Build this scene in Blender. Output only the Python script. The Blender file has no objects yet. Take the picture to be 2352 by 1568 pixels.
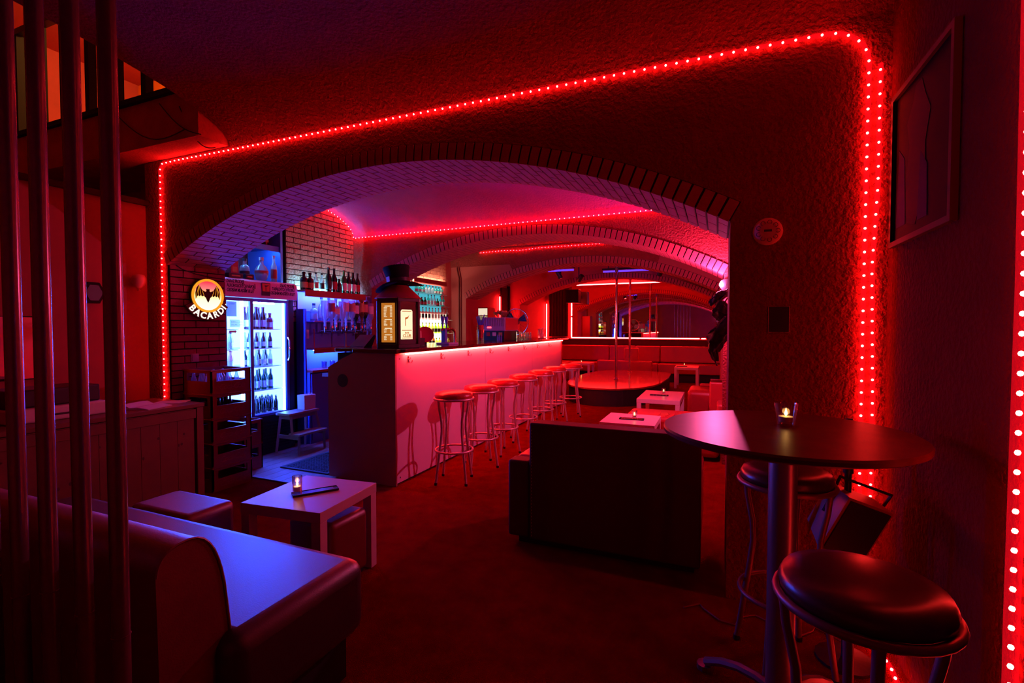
import bpy, bmesh, math, random
from mathutils import Vector, Matrix, Euler
random.seed(7)
PI = math.pi
SC = bpy.context.scene
COL = SC.collection

# ------------------------------------------------------------------ camera, world, exposure
cam_data = bpy.data.cameras.new('camera')
cam_data.sensor_width = 36.0
cam_data.lens = 36.0 * 1120.0 / 2352.0
cam_data.clip_start = 0.02
cam = bpy.data.objects.new('camera', cam_data)
cam.location = (0, 0, 1.30)
cam.rotation_euler = (math.radians(90 - 1.688), 0, math.radians(22.852))
COL.objects.link(cam)
SC.camera = cam
world = bpy.data.worlds.new('world')
SC.world = world
world.use_nodes = True
world.node_tree.nodes['Background'].inputs[0].default_value = (0.01, 0.002, 0.004, 1)
world.node_tree.nodes['Background'].inputs[1].default_value = 0.1
SC.view_settings.view_transform = 'Standard'
SC.view_settings.look = 'None'
SC.view_settings.exposure = 0.0
SC.view_settings.gamma = 1.0
SC.view_settings.use_curve_mapping = False
SC.cycles.use_denoising = True
SC.cycles.max_bounces = 8
SC.cycles.transparent_max_bounces = 16
SC.cycles.caustics_reflective = False
SC.cycles.caustics_refractive = False
SC.cycles.sample_clamp_indirect = 4.0
SC.cycles.use_light_tree = True

# light levels (radiance of the lamps the place has)
RED = (1.0, 0.004, 0.014)
L_ROPE = 0.22
L_ROPE_BACK = 1.2
L_BULB_BACK = 240.0
L_BULB = 88.0
L_NEON = 140.0
L_BAR = 190.0
L_FRIDGE = 200.0
W_SPOT = 95.0

# ------------------------------------------------------------------ materials
def new_mat(name):
    m = bpy.data.materials.new(name)
    m.use_nodes = True
    nt = m.node_tree
    return m, nt, nt.nodes['Principled BSDF']

def pbr(name, col, rough=0.6, metal=0.0, spec=0.5, noise=0.0, nscale=20.0, bump=0.0, bscale=60.0, coat=0.0):
    m, nt, b = new_mat(name)
    b.inputs['Base Color'].default_value = (*col, 1)
    b.inputs['Roughness'].default_value = rough
    b.inputs['Metallic'].default_value = metal
    b.inputs['Specular IOR Level'].default_value = spec
    b.inputs['Coat Weight'].default_value = coat
    if noise > 0 or bump > 0:
        tc = nt.nodes.new('ShaderNodeTexCoord')
    if noise > 0:
        n = nt.nodes.new('ShaderNodeTexNoise')
        n.inputs['Scale'].default_value = nscale
        n.inputs['Detail'].default_value = 5
        nt.links.new(tc.outputs['Object'], n.inputs['Vector'])
        r = nt.nodes.new('ShaderNodeMix')
        r.data_type = 'RGBA'
        r.inputs[6].default_value = (*[c * (1 - noise) for c in col], 1)
        r.inputs[7].default_value = (*[min(1, c * (1 + noise)) for c in col], 1)
        nt.links.new(n.outputs['Fac'], r.inputs[0])
        nt.links.new(r.outputs[2], b.inputs['Base Color'])
    if bump > 0:
        n2 = nt.nodes.new('ShaderNodeTexNoise')
        n2.inputs['Scale'].default_value = bscale
        n2.inputs['Detail'].default_value = 3
        nt.links.new(tc.outputs['Object'], n2.inputs['Vector'])
        bp = nt.nodes.new('ShaderNodeBump')
        bp.inputs['Strength'].default_value = min(1.0, bump)
        bp.inputs['Distance'].default_value = 0.02
        nt.links.new(n2.outputs['Fac'], bp.inputs['Height'])
        nt.links.new(bp.outputs['Normal'], b.inputs['Normal'])
    return m

def emit(name, col, strength):
    m = bpy.data.materials.new(name)
    m.use_nodes = True
    nt = m.node_tree
    nt.nodes.clear()
    e = nt.nodes.new('ShaderNodeEmission')
    e.inputs[0].default_value = (*col, 1)
    e.inputs[1].default_value = strength
    o = nt.nodes.new('ShaderNodeOutputMaterial')
    nt.links.new(e.outputs[0], o.inputs[0])
    return m

def glass(name, tint=(1, 1, 1), refl=0.12, rough=0.03, milky=0.0):
    """thin clear glass: see-through with a sheen (real panes and bottles)"""
    m = bpy.data.materials.new(name)
    m.use_nodes = True
    nt = m.node_tree
    nt.nodes.clear()
    t = nt.nodes.new('ShaderNodeBsdfTransparent')
    t.inputs[0].default_value = (*tint, 1)
    g = nt.nodes.new('ShaderNodeBsdfGlossy')
    g.inputs['Roughness'].default_value = rough
    lw = nt.nodes.new('ShaderNodeLayerWeight')
    lw.inputs[0].default_value = 0.35
    mp = nt.nodes.new('ShaderNodeMapRange')
    mp.inputs['To Min'].default_value = refl * 0.5
    mp.inputs['To Max'].default_value = min(1.0, refl * 5)
    mx = nt.nodes.new('ShaderNodeMixShader')
    o = nt.nodes.new('ShaderNodeOutputMaterial')
    nt.links.new(lw.outputs['Facing'], mp.inputs['Value'])
    nt.links.new(mp.outputs[0], mx.inputs[0])
    nt.links.new(t.outputs[0], mx.inputs[1])
    nt.links.new(g.outputs[0], mx.inputs[2])
    if milky > 0:
        tr = nt.nodes.new('ShaderNodeBsdfTranslucent')
        tr.inputs[0].default_value = (*tint, 1)
        df = nt.nodes.new('ShaderNodeBsdfDiffuse')
        df.inputs[0].default_value = (*tint, 1)
        m1 = nt.nodes.new('ShaderNodeMixShader')
        m1.inputs[0].default_value = 0.5
        nt.links.new(tr.outputs[0], m1.inputs[1])
        nt.links.new(df.outputs[0], m1.inputs[2])
        m2 = nt.nodes.new('ShaderNodeMixShader')
        m2.inputs[0].default_value = milky
        nt.links.new(mx.outputs[0], m2.inputs[1])
        nt.links.new(m1.outputs[0], m2.inputs[2])
        nt.links.new(m2.outputs[0], o.inputs[0])
    else:
        nt.links.new(mx.outputs[0], o.inputs[0])
    return m

MAT = {}
MAT['stucco'] = pbr('red_stucco', (0.27, 0.035, 0.04), 0.85, noise=0.25, nscale=6, bump=0.9, bscale=55, spec=0.15)
MAT['vault'] = pbr('red_vault_paint', (0.33, 0.04, 0.27), 0.8, noise=0.2, nscale=5, bump=0.5, bscale=60)
MAT['stucco_side'] = pbr('dimmed_red_stucco', (0.13, 0.009, 0.008), 0.9, noise=0.25, nscale=6, bump=0.9, bscale=55, spec=0.05)  # copy of the red stucco, darkened to dim the light on the right wall
MAT['smooth_red'] = pbr('red_wall_paint', (0.42, 0.06, 0.07), 0.7, noise=0.15, nscale=4)
MAT['brick'] = pbr('brick_tile', (0.48, 0.085, 0.12), 0.8, noise=0.18, nscale=30, bump=0.25, bscale=90, spec=0.1)
MAT['rustic'] = pbr('rustic_red_brick', (0.50, 0.16, 0.12), 0.6, noise=0.45, nscale=38, bump=0.9, bscale=45)
MAT['mortar'] = pbr('dark_mortar', (0.012, 0.008, 0.010), 0.95)
MAT['carpet'] = pbr('red_carpet', (0.29, 0.006, 0.004), 1.0, noise=0.5, nscale=9, bump=1.0, bscale=240, spec=0.0)
MAT['plank_floor'] = pbr('pale_laminate', (0.34, 0.25, 0.2), 0.45, noise=0.25, nscale=14)
MAT['pine'] = pbr('pine_board', (0.17, 0.055, 0.024), 0.5, noise=0.35, nscale=7)
MAT['pine_knot'] = pbr('pine_knot', (0.06, 0.015, 0.010), 0.6)
MAT['wood'] = pbr('step_wood', (0.40, 0.32, 0.26), 0.5, noise=0.2, nscale=10)
MAT['leather'] = pbr('dark_red_leather', (0.16, 0.012, 0.014), 0.40, spec=0.6, noise=0.2, nscale=30, bump=0.12, bscale=220)
MAT['leather'].node_tree.nodes['Principled BSDF'].inputs['Coat Weight'].default_value = 0.9
MAT['leather'].node_tree.nodes['Principled BSDF'].inputs['Coat Roughness'].default_value = 0.42
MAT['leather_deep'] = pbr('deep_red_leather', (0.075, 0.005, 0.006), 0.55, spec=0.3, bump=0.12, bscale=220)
MAT['leather_bright'] = pbr('red_leather', (0.42, 0.02, 0.025), 0.32, spec=0.6, bump=0.15, bscale=160)
MAT['black_base'] = pbr('black_plinth', (0.012, 0.012, 0.014), 0.7)
MAT['white_table'] = pbr('white_table_top', (0.62, 0.50, 0.50), 0.38, noise=0.06, nscale=30)
MAT['table_wood'] = pbr('dark_table_wood', (0.13, 0.025, 0.016), 0.38, spec=0.08, noise=0.35, nscale=16)
MAT['steel_dark'] = pbr('dull_steel', (0.30, 0.28, 0.30), 0.35, metal=0.9)
MAT['pole'] = pbr('lacquered_tube', (0.24, 0.13, 0.16), 0.24, metal=0.6, spec=0.6, noise=0.15, nscale=60)
MAT['chrome'] = pbr('chrome', (0.8, 0.8, 0.82), 0.12, metal=1.0)
MAT['stool_frame'] = pbr('satin_stool_steel', (0.62, 0.50, 0.50), 0.38, metal=0.55)
MAT['stool_dark'] = pbr('worn_stool_steel', (0.22, 0.10, 0.10), 0.42, metal=0.5)
MAT['vinyl_red'] = pbr('red_vinyl', (0.55, 0.03, 0.03), 0.28, spec=0.6, bump=0.15, bscale=60)
MAT['vinyl_dark'] = pbr('dark_vinyl', (0.05, 0.012, 0.012), 0.32, spec=0.6, noise=0.4, nscale=18)
MAT['bar_panel'] = pbr('glossy_tinted_panel', (0.78, 0.55, 0.74), 0.16, spec=0.5)  # white panel; the bluish cast of the light is put into its colour
MAT['bar_end'] = pbr('matt_end_panel', (0.42, 0.20, 0.19), 0.75)
MAT['bar_top'] = pbr('glossy_dark_counter', (0.10, 0.012, 0.014), 0.12, spec=0.7)
MAT['black'] = pbr('black_plastic', (0.012, 0.012, 0.014), 0.4)
MAT['black_matt'] = pbr('black_matt', (0.008, 0.008, 0.01), 0.85)
MAT['felt'] = pbr('black_felt', (0.010, 0.012, 0.012), 0.9, spec=0.2)
MAT['white'] = pbr('white_plastic', (0.75, 0.72, 0.72), 0.45)
MAT['white_shelf'] = pbr('white_shelf', (0.85, 0.88, 0.92), 0.4)
MAT['grey'] = pbr('grey_plastic', (0.18, 0.16, 0.18), 0.5)
MAT['crate'] = pbr('red_crate_plastic', (0.30, 0.02, 0.025), 0.42, spec=0.5)
MAT['crate_mark'] = pbr('faded_crate_print', (0.40, 0.06, 0.065), 0.5)
MAT['blue_panel'] = pbr('pale_blue_board', (0.10, 0.16, 0.62), 0.5)
MAT['lilac_panel'] = pbr('lilac_board', (0.50, 0.34, 0.66), 0.5)
MAT['mirror'] = pbr('mirror_silver', (0.86, 0.80, 0.82), 0.012, metal=1.0)
MAT['stage_top'] = pbr('glossy_red_stage', (0.42, 0.025, 0.03), 0.13, spec=0.7)
MAT['banner'] = pbr('banner_film', (0.78, 0.34, 0.58), 0.4)
MAT['ink'] = pbr('dark_ink', (0.02, 0.01, 0.035), 0.6)
MAT['ink_blue'] = pbr('blue_ink', (0.12, 0.22, 0.45), 0.6)
MAT['paper'] = pbr('white_paper', (0.78, 0.76, 0.76), 0.8)
MAT['thin_paper'] = glass('thin_lit_paper', (0.55, 0.55, 0.72), 0.02, 0.5, 0.55)
MAT['thin_white'] = glass('thin_white_paper', (0.85, 0.88, 0.95), 0.02, 0.5, 0.55)
MAT['straw'] = pbr('blue_straw', (0.10, 0.14, 0.85), 0.35)
MAT['red_plastic'] = pbr('red_plastic', (0.50, 0.02, 0.05), 0.3)
MAT['roof'] = pbr('lantern_red_metal', (0.35, 0.035, 0.03), 0.45)
MAT['lantern'] = pbr('lantern_brown', (0.05, 0.018, 0.018), 0.5)
MAT['orange_wall'] = pbr('orange_wall', (0.80, 0.20, 0.004), 0.9)
MAT['slab'] = pbr('gallery_plaster', (0.60, 0.13, 0.13), 0.85, noise=0.3, nscale=8, bump=0.4, bscale=70)
MAT['cable'] = pbr('red_painted_cable', (0.22, 0.03, 0.03), 0.5)
MAT['cable_black'] = pbr('black_cable', (0.02, 0.015, 0.015), 0.6)
MAT['clear'] = glass('clear_glass')
MAT['pane'] = glass('door_glass', (0.93, 0.97, 1.0), 0.06)
MAT['tumbler'] = glass('tumbler_glass', (0.96, 0.94, 0.94), 0.22, 0.05)
MAT['g_clear'] = glass('clear_bottle', (0.80, 0.86, 0.92), 0.25, 0.06, 0.34)
MAT['g_dark'] = pbr('dark_bottle', (0.012, 0.010, 0.010), 0.10, spec=0.7)
MAT['g_green'] = pbr('green_bottle', (0.02, 0.10, 0.03), 0.10, spec=0.7)
MAT['g_lime'] = glass('lime_liqueur', (0.55, 0.95, 0.10), 0.12, 0.08, 0.15)
MAT['g_yellow'] = glass('yellow_liqueur', (1.0, 0.85, 0.25), 0.10, 0.08, 0.15)
MAT['g_teal'] = glass('teal_bottle', (0.25, 0.85, 0.75), 0.12, 0.08, 0.15)
MAT['g_rose'] = glass('rose_bottle', (0.85, 0.50, 0.55), 0.15, 0.08, 0.15)
MAT['g_amber'] = glass('amber_bottle', (0.65, 0.25, 0.06), 0.18, 0.08, 0.15)
MAT['g_brown'] = pbr('brown_bottle', (0.06, 0.018, 0.008), 0.10, spec=0.7)
MAT['g_red'] = pbr('red_bottle', (0.45, 0.015, 0.02), 0.2, spec=0.6)
MAT['lab_white'] = pbr('white_label', (0.75, 0.74, 0.76), 0.6)
MAT['lab_red'] = pbr('red_label', (0.45, 0.04, 0.06), 0.6)
MAT['lab_dark'] = pbr('dark_label', (0.04, 0.02, 0.03), 0.6)
MAT['lab_gold'] = pbr('gold_label', (0.55, 0.36, 0.12), 0.45)
MAT['lab_pink'] = pbr('salmon_label', (0.62, 0.30, 0.26), 0.6)
MAT['snack'] = pbr('golden_snack', (0.80, 0.38, 0.10), 0.6, noise=0.4, nscale=40)
MAT['poster'] = pbr('dark_poster', (0.007, 0.002, 0.004), 0.6, noise=0.5, nscale=5, spec=0.05)
MAT['poster_skin'] = pbr('poster_pale_figure', (0.03, 0.008, 0.009), 0.6, spec=0.05, noise=0.3, nscale=6)
MAT['poster_blue'] = pbr('poster_blue_cloth', (0.006, 0.006, 0.03), 0.6, spec=0.05, noise=0.4, nscale=6)
MAT['frame'] = pbr('dark_frame', (0.03, 0.005, 0.005), 0.55, spec=0.3)
MAT['wax'] = pbr('candle_wax', (0.85, 0.75, 0.65), 0.5)
MAT['bag'] = pbr('white_paper_bag', (0.80, 0.80, 0.82), 0.7)
MAT['rubber'] = pbr('rubber_mat', (0.03, 0.03, 0.04), 0.6)
MAT['cloth'] = pbr('black_cloth', (0.003, 0.002, 0.003), 0.5, spec=0.3)
# things that give off light
def clear_tube(name, col, strength):
    m = bpy.data.materials.new(name)
    m.use_nodes = True
    nt = m.node_tree
    nt.nodes.clear()
    t = nt.nodes.new('ShaderNodeBsdfTransparent')
    t.inputs[0].default_value = (1.0, 0.9, 0.9, 1)
    e = nt.nodes.new('ShaderNodeEmission')
    e.inputs[0].default_value = (*col, 1)
    e.inputs[1].default_value = strength
    a = nt.nodes.new('ShaderNodeAddShader')
    o = nt.nodes.new('ShaderNodeOutputMaterial')
    nt.links.new(t.outputs[0], a.inputs[0])
    nt.links.new(e.outputs[0], a.inputs[1])
    nt.links.new(a.outputs[0], o.inputs[0])
    return m
MAT['e_rope'] = clear_tube('rope_glow', RED, L_ROPE)
MAT['e_rope_back'] = clear_tube('rope_glow_back_rooms', RED, L_ROPE_BACK)
MAT['e_bulb'] = emit('rope_led', (1.0, 0.022, 0.018), L_BULB)
MAT['e_bulb_back'] = emit('rope_led_back_rooms', (1.0, 0.008, 0.012), L_BULB_BACK)
MAT['e_neon'] = emit('red_neon', (1.0, 0.012, 0.012), L_NEON)
MAT['e_bar'] = emit('bar_led', (1.0, 0.018, 0.012), L_BAR)
MAT['e_fridge'] = emit('fridge_tube', (0.02, 0.06, 1.0), L_FRIDGE * 2.2)
MAT['e_fridge_back'] = emit('fridge_back_glow', (0.12, 0.33, 1.0), 9.0)  # glow stands in for tube light on the white back liner
MAT['e_fridge_side'] = emit('fridge_side_glow', (0.22, 0.50, 1.0), 4.0)  # glow stands in for tube light on the side liners
MAT['black_leather'] = pbr('black_leather', (0.020, 0.010, 0.012), 0.42, spec=0.6, bump=0.12, bscale=220)
MAT['black_leather'].node_tree.nodes['Principled BSDF'].inputs['Coat Weight'].default_value = 1.0
MAT['black_leather'].node_tree.nodes['Principled BSDF'].inputs['Coat Roughness'].default_value = 0.40
MAT['dark_curtain'] = pbr('dark_red_curtain', (0.07, 0.008, 0.008), 0.9)
MAT['e_blue'] = emit('added_blue_led', (0.02, 0.08, 1.0), 520)
MAT['e_cyan'] = emit('added_cyan_led', (0.08, 0.62, 0.92), 360)
MAT['e_blue_soft'] = emit('added_soft_blue_led', (0.06, 0.30, 1.0), 90)
MAT['e_uv'] = emit('violet_tube', (0.10, 0.03, 1.0), 2.2)
MAT['e_spot'] = emit('spot_bulb', (1.0, 0.95, 0.92), 150)
MAT['e_flame'] = emit('flame', (1.0, 0.50, 0.12), 25)
MAT['e_backlit'] = emit('warm_white_backlight', (1.0, 0.95, 0.62), 3.2)
MAT['e_menu'] = emit('lit_menu', (0.80, 0.24, 0.025), 0.62)
MAT['e_menu_text'] = emit('lit_menu_text', (1.0, 0.85, 0.55), 1.0)
MAT['e_sign'] = emit('lit_sign_white', (1.0, 0.82, 0.50), 1.5)
MAT['e_sign_line'] = emit('lit_sign_line', (0.80, 0.22, 0.03), 0.7)
MAT['e_letter'] = emit('lit_letters', (1.0, 0.90, 0.78), 1.15)
MAT['e_ring'] = emit('lit_orange_ring', (1.0, 0.36, 0.02), 1.0)
MAT['e_small_fridge'] = emit('small_fridge_light', (1.0, 0.82, 0.6), 0.9)
MAT['e_small_fridge_door'] = emit('small_fridge_door_light', (0.75, 0.62, 0.22), 0.6)
MAT['e_red_spot'] = emit('red_spot_face', (1.0, 0.06, 0.06), 6)
MAT['e_redled'] = emit('red_display', (1.0, 0.05, 0.08), 4)
MAT['e_orange_lamp'] = emit('added_lamp_glow', (1.0, 0.55, 0.18), 10)

# ------------------------------------------------------------------ mesh helpers
class M:
    def __init__(self):
        self.v = []
        self.f = []
    def add(self, vs, fs):
        o = len(self.v)
        self.v += [tuple(p) for p in vs]
        self.f += [tuple(i + o for i in f) for f in fs]
        return self
    def box(self, x0, x1, y0, y1, z0, z1):
        return self.add([(x0, y0, z0), (x1, y0, z0), (x1, y1, z0), (x0, y1, z0), (x0, y0, z1), (x1, y0, z1), (x1, y1, z1), (x0, y1, z1)],
                        [(0, 3, 2, 1), (4, 5, 6, 7), (0, 1, 5, 4), (1, 2, 6, 5), (2, 3, 7, 6), (3, 0, 4, 7)])
    def prism(self, poly, axis, a, b):
        """extrude a 2D polygon along axis from a to b. poly in (u, v): X->(y,z) Y->(x,z) Z->(x,y)"""
        def mk(p, t):
            if axis == 'X': return (t, p[0], p[1])
            if axis == 'Y': return (p[0], t, p[1])
            return (p[0], p[1], t)
        n = len(poly)
        vs = [mk(p, a) for p in poly] + [mk(p, b) for p in poly]
        fs = [tuple(range(n)), tuple(range(2 * n - 1, n - 1, -1))]
        for i in range(n):
            j = (i + 1) % n
            fs.append((i, i + n, j + n, j))
        return self.add(vs, fs)
    def lathe(self, prof, n=16, c=(0, 0, 0)):
        vs, fs = [], []
        for (r, z) in prof:
            for k in range(n):
                a = 2 * PI * k / n
                vs.append((c[0] + r * math.cos(a), c[1] + r * math.sin(a), c[2] + z))
        for i in range(len(prof) - 1):
            for k in range(n):
                k2 = (k + 1) % n
                fs.append((i * n + k, i * n + k2, (i + 1) * n + k2, (i + 1) * n + k))
        if prof[0][0] > 1e-6: fs.append(tuple(reversed(range(n))))
        if prof[-1][0] > 1e-6: fs.append(tuple(range((len(prof) - 1) * n, len(prof) * n)))
        return self.add(vs, fs)
    def tube(self, path, r, n=8, closed=False, rs=None):
        P = [Vector(p) for p in path]
        L = len(P)
        vs, fs = [], []
        up = None
        for i, p in enumerate(P):
            if closed: d = (P[(i + 1) % L] - P[i - 1]).normalized()
            else: d = (P[min(i + 1, L - 1)] - P[max(i - 1, 0)]).normalized()
            if up is None:
                up = Vector((0, 0, 1)) if abs(d.z) < 0.9 else Vector((1, 0, 0))
            u = (up - d * up.dot(d))
            if u.length < 1e-5: u = d.orthogonal()
            u.normalize()
            up = u
            w = d.cross(u)
            rr = rs[i] if rs else r
            for k in range(n):
                a = 2 * PI * k / n
                vs.append(p + (u * math.cos(a) + w * math.sin(a)) * rr)
        m = L if closed else L - 1
        for i in range(m):
            i2 = (i + 1) % L
            for k in range(n):
                k2 = (k + 1) % n
                fs.append((i * n + k, i * n + k2, i2 * n + k2, i2 * n + k))
        if not closed:
            fs.append(tuple(reversed(range(n))))
            fs.append(tuple(range((L - 1) * n, L * n)))
        return self.add(vs, fs)
    def sphere(self, c, r, n=10, m=6, sz=1.0):
        prof = [(max(1e-7, r * math.sin(PI * i / m)), -r * sz * math.cos(PI * i / m)) for i in range(m + 1)]
        prof[0] = (1e-7, prof[0][1]); prof[-1] = (1e-7, prof[-1][1])
        return self.lathe(prof, n, c)
    def mesh(self, name, mat, smooth=None):
        me = bpy.data.meshes.new(name)
        me.from_pydata([tuple(p) for p in self.v], [], self.f)
        bm = bmesh.new(); bm.from_mesh(me)
        bmesh.ops.recalc_face_normals(bm, faces=bm.faces)
        bm.to_mesh(me); bm.free()
        if smooth is not None:
            for p in me.polygons: p.use_smooth = True
            me.set_sharp_from_angle(angle=math.radians(smooth))
        me.materials.append(MAT[mat] if isinstance(mat, str) else mat)
        return me

def link(name, me, parent=None, loc=None, rot=None):
    o = bpy.data.objects.new(name, me)
    COL.objects.link(o)
    if parent is not None: o.parent = parent
    if loc is not None: o.location = loc
    if rot is not None: o.rotation_euler = rot
    return o

def obj(name, m, mat, parent=None, loc=None, rot=None, smooth=None, bevel=0.0, seg=2):
    o = link(name, m.mesh(name, mat, smooth), parent, loc, rot)
    if bevel > 0:
        b = o.modifiers.new('bevel', 'BEVEL')
        b.width = bevel
        b.segments = seg
        b.limit_method = 'ANGLE'
        for p in o.data.polygons: p.use_smooth = True
        o.data.set_sharp_from_angle(angle=math.radians(50))
        b.harden_normals = False
    return o

def tag(o, label, cat, group=None, kind=None):
    o['label'] = label
    o['category'] = cat
    if group: o['group'] = group
    if kind: o['kind'] = kind
    return o

def struct(o):
    o['kind'] = 'structure'
    return o

def thing(name, label, cat, loc=(0, 0, 0), rotz=0.0, group=None):
    o = bpy.data.objects.new(name, None)
    COL.objects.link(o)
    o.empty_display_size = 0.05
    o.location = loc
    o.rotation_euler = (0, 0, rotz)
    return tag(o, label, cat, group)

def dup(root, loc, rotz=None, label=None, group=None, scale=None):
    r = root.copy(); COL.objects.link(r)
    r.location = loc
    if rotz is not None: r.rotation_euler = (0, 0, rotz)
    if label: r['label'] = label
    if group: r['group'] = group
    if scale: r.scale = scale
    for ch in list(root.children):
        c = ch.copy(); COL.objects.link(c); c.parent = r
        for g in list(ch.children):
            d = g.copy(); COL.objects.link(d); d.parent = c
    return r

def text_mesh(body, size, mat, align='CENTER', extrude=0.0006, bold=0.0, shear=0.0, spacing=1.0):
    cu = bpy.data.curves.new('lettering', 'FONT')
    cu.body = body
    cu.size = size
    cu.align_x = align
    cu.align_y = 'CENTER'
    cu.extrude = extrude
    cu.offset = bold
    cu.shear = shear
    cu.space_character = spacing
    cu.resolution_u = 3
    t = bpy.data.objects.new('lettering_source', cu)
    COL.objects.link(t)
    bpy.context.view_layer.update()
    me = bpy.data.meshes.new_from_object(t.evaluated_get(bpy.context.evaluated_depsgraph_get()))
    bpy.data.objects.remove(t)
    bpy.data.curves.remove(cu)
    me.name = 'lettering'
    me.materials.clear()
    me.materials.append(MAT[mat])
    return me

def lamp(name, kind, parent, loc, energy, col, size=0.05, rot=None, spot=None, blend=0.4):
    l = bpy.data.lights.new(name, kind)
    l.energy = energy
    l.color = col
    if kind in ('POINT', 'SPOT'): l.shadow_soft_size = size
    if kind == 'AREA': l.size = size
    if kind == 'SPOT':
        l.spot_size = spot; l.spot_blend = blend
    o = bpy.data.objects.new(name, l)
    COL.objects.link(o)
    if parent is not None: o.parent = parent
    o.location = loc
    if rot is not None: o.rotation_euler = rot
    return o

def rope(name, label, path, r, spacing, led_r, group=None, joined=False, offset=(0, 0, 0), tm='e_rope'):
    """LED rope light: tube + one bulb every `spacing` metres along the path"""
    bm_ = 'e_bulb_back' if tm == 'e_rope_back' else 'e_bulb'
    t = thing(name, label, 'rope light', path[0], 0, group)
    P = [Vector(p) - Vector(path[0]) for p in path]
    obj('tube', M().tube(P, r, 8), tm, t, smooth=40)
    pts = []
    acc = spacing * 0.5
    for a, b in zip(P[:-1], P[1:]):
        L = (b - a).length
        if L < 1e-6: continue
        while acc < L:
            pts.append(a + (b - a) * (acc / L))
            acc += spacing
        acc -= L
    if joined:
        m = M()
        for p in pts: m.sphere(p + Vector(offset), led_r, 6, 4)
        o = obj('bulbs', m, bm_, t)
        o['kind'] = 'stuff'
    else:
        me = M().sphere((0, 0, 0), led_r, 6, 4).mesh('bulb', bm_)
        for p in pts: link('bulb', me, t, p + Vector(offset))
    return t

# ================================================================== THE ROOM
XL, XR = -4.03, 0.05           # jambs of the arches
SIDE_L, SIDE_R = -4.32, 0.34   # side walls of the bays
SPRING, RISE = 1.80, 0.52
HALF = (XR - XL) / 2
CXA = (XL + XR) / 2
RAD = (HALF ** 2 + RISE ** 2) / (2 * RISE)
CZA = SPRING + RISE - RAD
AMAX = math.asin(HALF / RAD)

struct(obj('floor', M().box(-7.0, 1.4, -1.6, 12.8, -0.06, 0.0), 'carpet'))
fb = struct(obj('floor_bar', M().box(-4.32, -3.0, 2.97, 8.0, 0.0, 0.004), 'mortar'))
pl = M().box(-0.0575, 0.0575, -0.6, 0.6, 0, 0.008).mesh('plank', 'plank_floor')
for i in range(11):
    for j in range(2):
        link('plank', pl, fb, (-4.25 + i * 0.119, 3.575 + 1.205 * j, 0.003))

def arch_wall(name, y0, y1, x0, x1, ztop, mat='stucco'):
    poly = [(x0, 0), (XL, 0), (XL, SPRING)]
    for i in range(1, 40):
        a = -AMAX + 2 * AMAX * i / 40
        poly.append((CXA + RAD * math.sin(a), CZA + RAD * math.cos(a)))
    poly += [(XR, SPRING), (XR, 0), (x1, 0), (x1, ztop), (x0, ztop)]
    m = M().prism(poly, 'Y', y0, y1)
    w = struct(obj(name, m, mat))
    # dark mortar bed on the arch ring
    ring = []
    K = 48
    for i in range(K + 1):
        a = -AMAX + 2 * AMAX * i / K
        ring.append((CXA + (RAD - 0.004) * math.sin(a), CZA + (RAD - 0.004) * math.cos(a)))
    for i in range(K, -1, -1):
        a = -AMAX + 2 * AMAX * i / K
        ring.append((CXA + (RAD + 0.092) * math.sin(a), CZA + (RAD + 0.092) * math.cos(a)))
    obj('mortar', M().prism(ring, 'Y', y0 - 0.004, y1 + 0.004), 'mortar', w)
    return w

def corner_piece(wd, L, p=0.011, h=0.088):
    prof = [(-p, -p), (L, -p), (L, 0), (0, 0), (0, h), (-p, h)]
    return M().prism(prof, 'X', -wd / 2, wd / 2)

def arch_bricks(wall, y0, depth, n, mode='parts'):
    """brick slips: an L-shaped corner slip per course, stretchers behind it on the soffit"""
    pitch = 2 * AMAX / n
    wd = RAD * pitch - 0.0105
    bl = 0.195
    gap = 0.010
    def lens(k):
        out = []
        first = bl if k % 2 == 0 else bl * 0.5
        y = first + gap
        while y < depth - 0.02:
            l = min(bl, depth - y)
            out.append((y, l))
            y += l + gap
        return first, out
    cm, sm = {}, {}
    joined = M()
    for k in range(n):
        a = -AMAX + pitch * (k + 0.5)
        first, rest = lens(k)
        px, pz = CXA + RAD * math.sin(a), CZA + RAD * math.cos(a)
        def put_joined(mm):
            R = Matrix.Rotation(a, 3, 'Y')
            joined.add([R @ Vector(v) + Vector((px, y0, pz)) for v in mm.v], mm.f)
        if mode == 'joined':
            put_joined(corner_piece(wd, first))
        else:
            key = round(first, 3)
            if key not in cm: cm[key] = corner_piece(wd, first).mesh('brick', 'brick')
            link('brick', cm[key], wall, (px, y0, pz), (0, a, 0))
        for (yy, l) in rest:
            if mode == 'parts':
                key = round(l, 3)
                if key not in sm: sm[key] = M().box(-wd / 2, wd / 2, 0, l, -0.011, 0).mesh('brick', 'brick')
                link('brick', sm[key], wall, (px, y0 + yy, pz), (0, a, 0))
            else:
                put_joined(M().box(-wd / 2, wd / 2, yy, yy + l, -0.011, 0))
    if joined.v:
        o = obj('brickwork', joined, 'brick', wall)
        o['kind'] = 'stuff'

def back_ring(wall, y1, n=74):
    """slips on the far face of the arch, joined (only the mirror shows them)"""
    pitch = 2 * AMAX / n
    wd = RAD * pitch - 0.0105
    m = M()
    for k in range(n):
        a = -AMAX + pitch * (k + 0.5)
        R = Matrix.Rotation(a, 3, 'Y')
        b = M().box(-wd / 2, wd / 2, 0.004, 0.011, 0.0, 0.088)
        m.add([R @ Vector(v) + Vector((CXA + RAD * math.sin(a), y1, CZA + RAD * math.cos(a))) for v in b.v], b.f)
    o = obj('rear_brickwork', m, 'brick', wall)
    o['kind'] = 'stuff'

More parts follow.
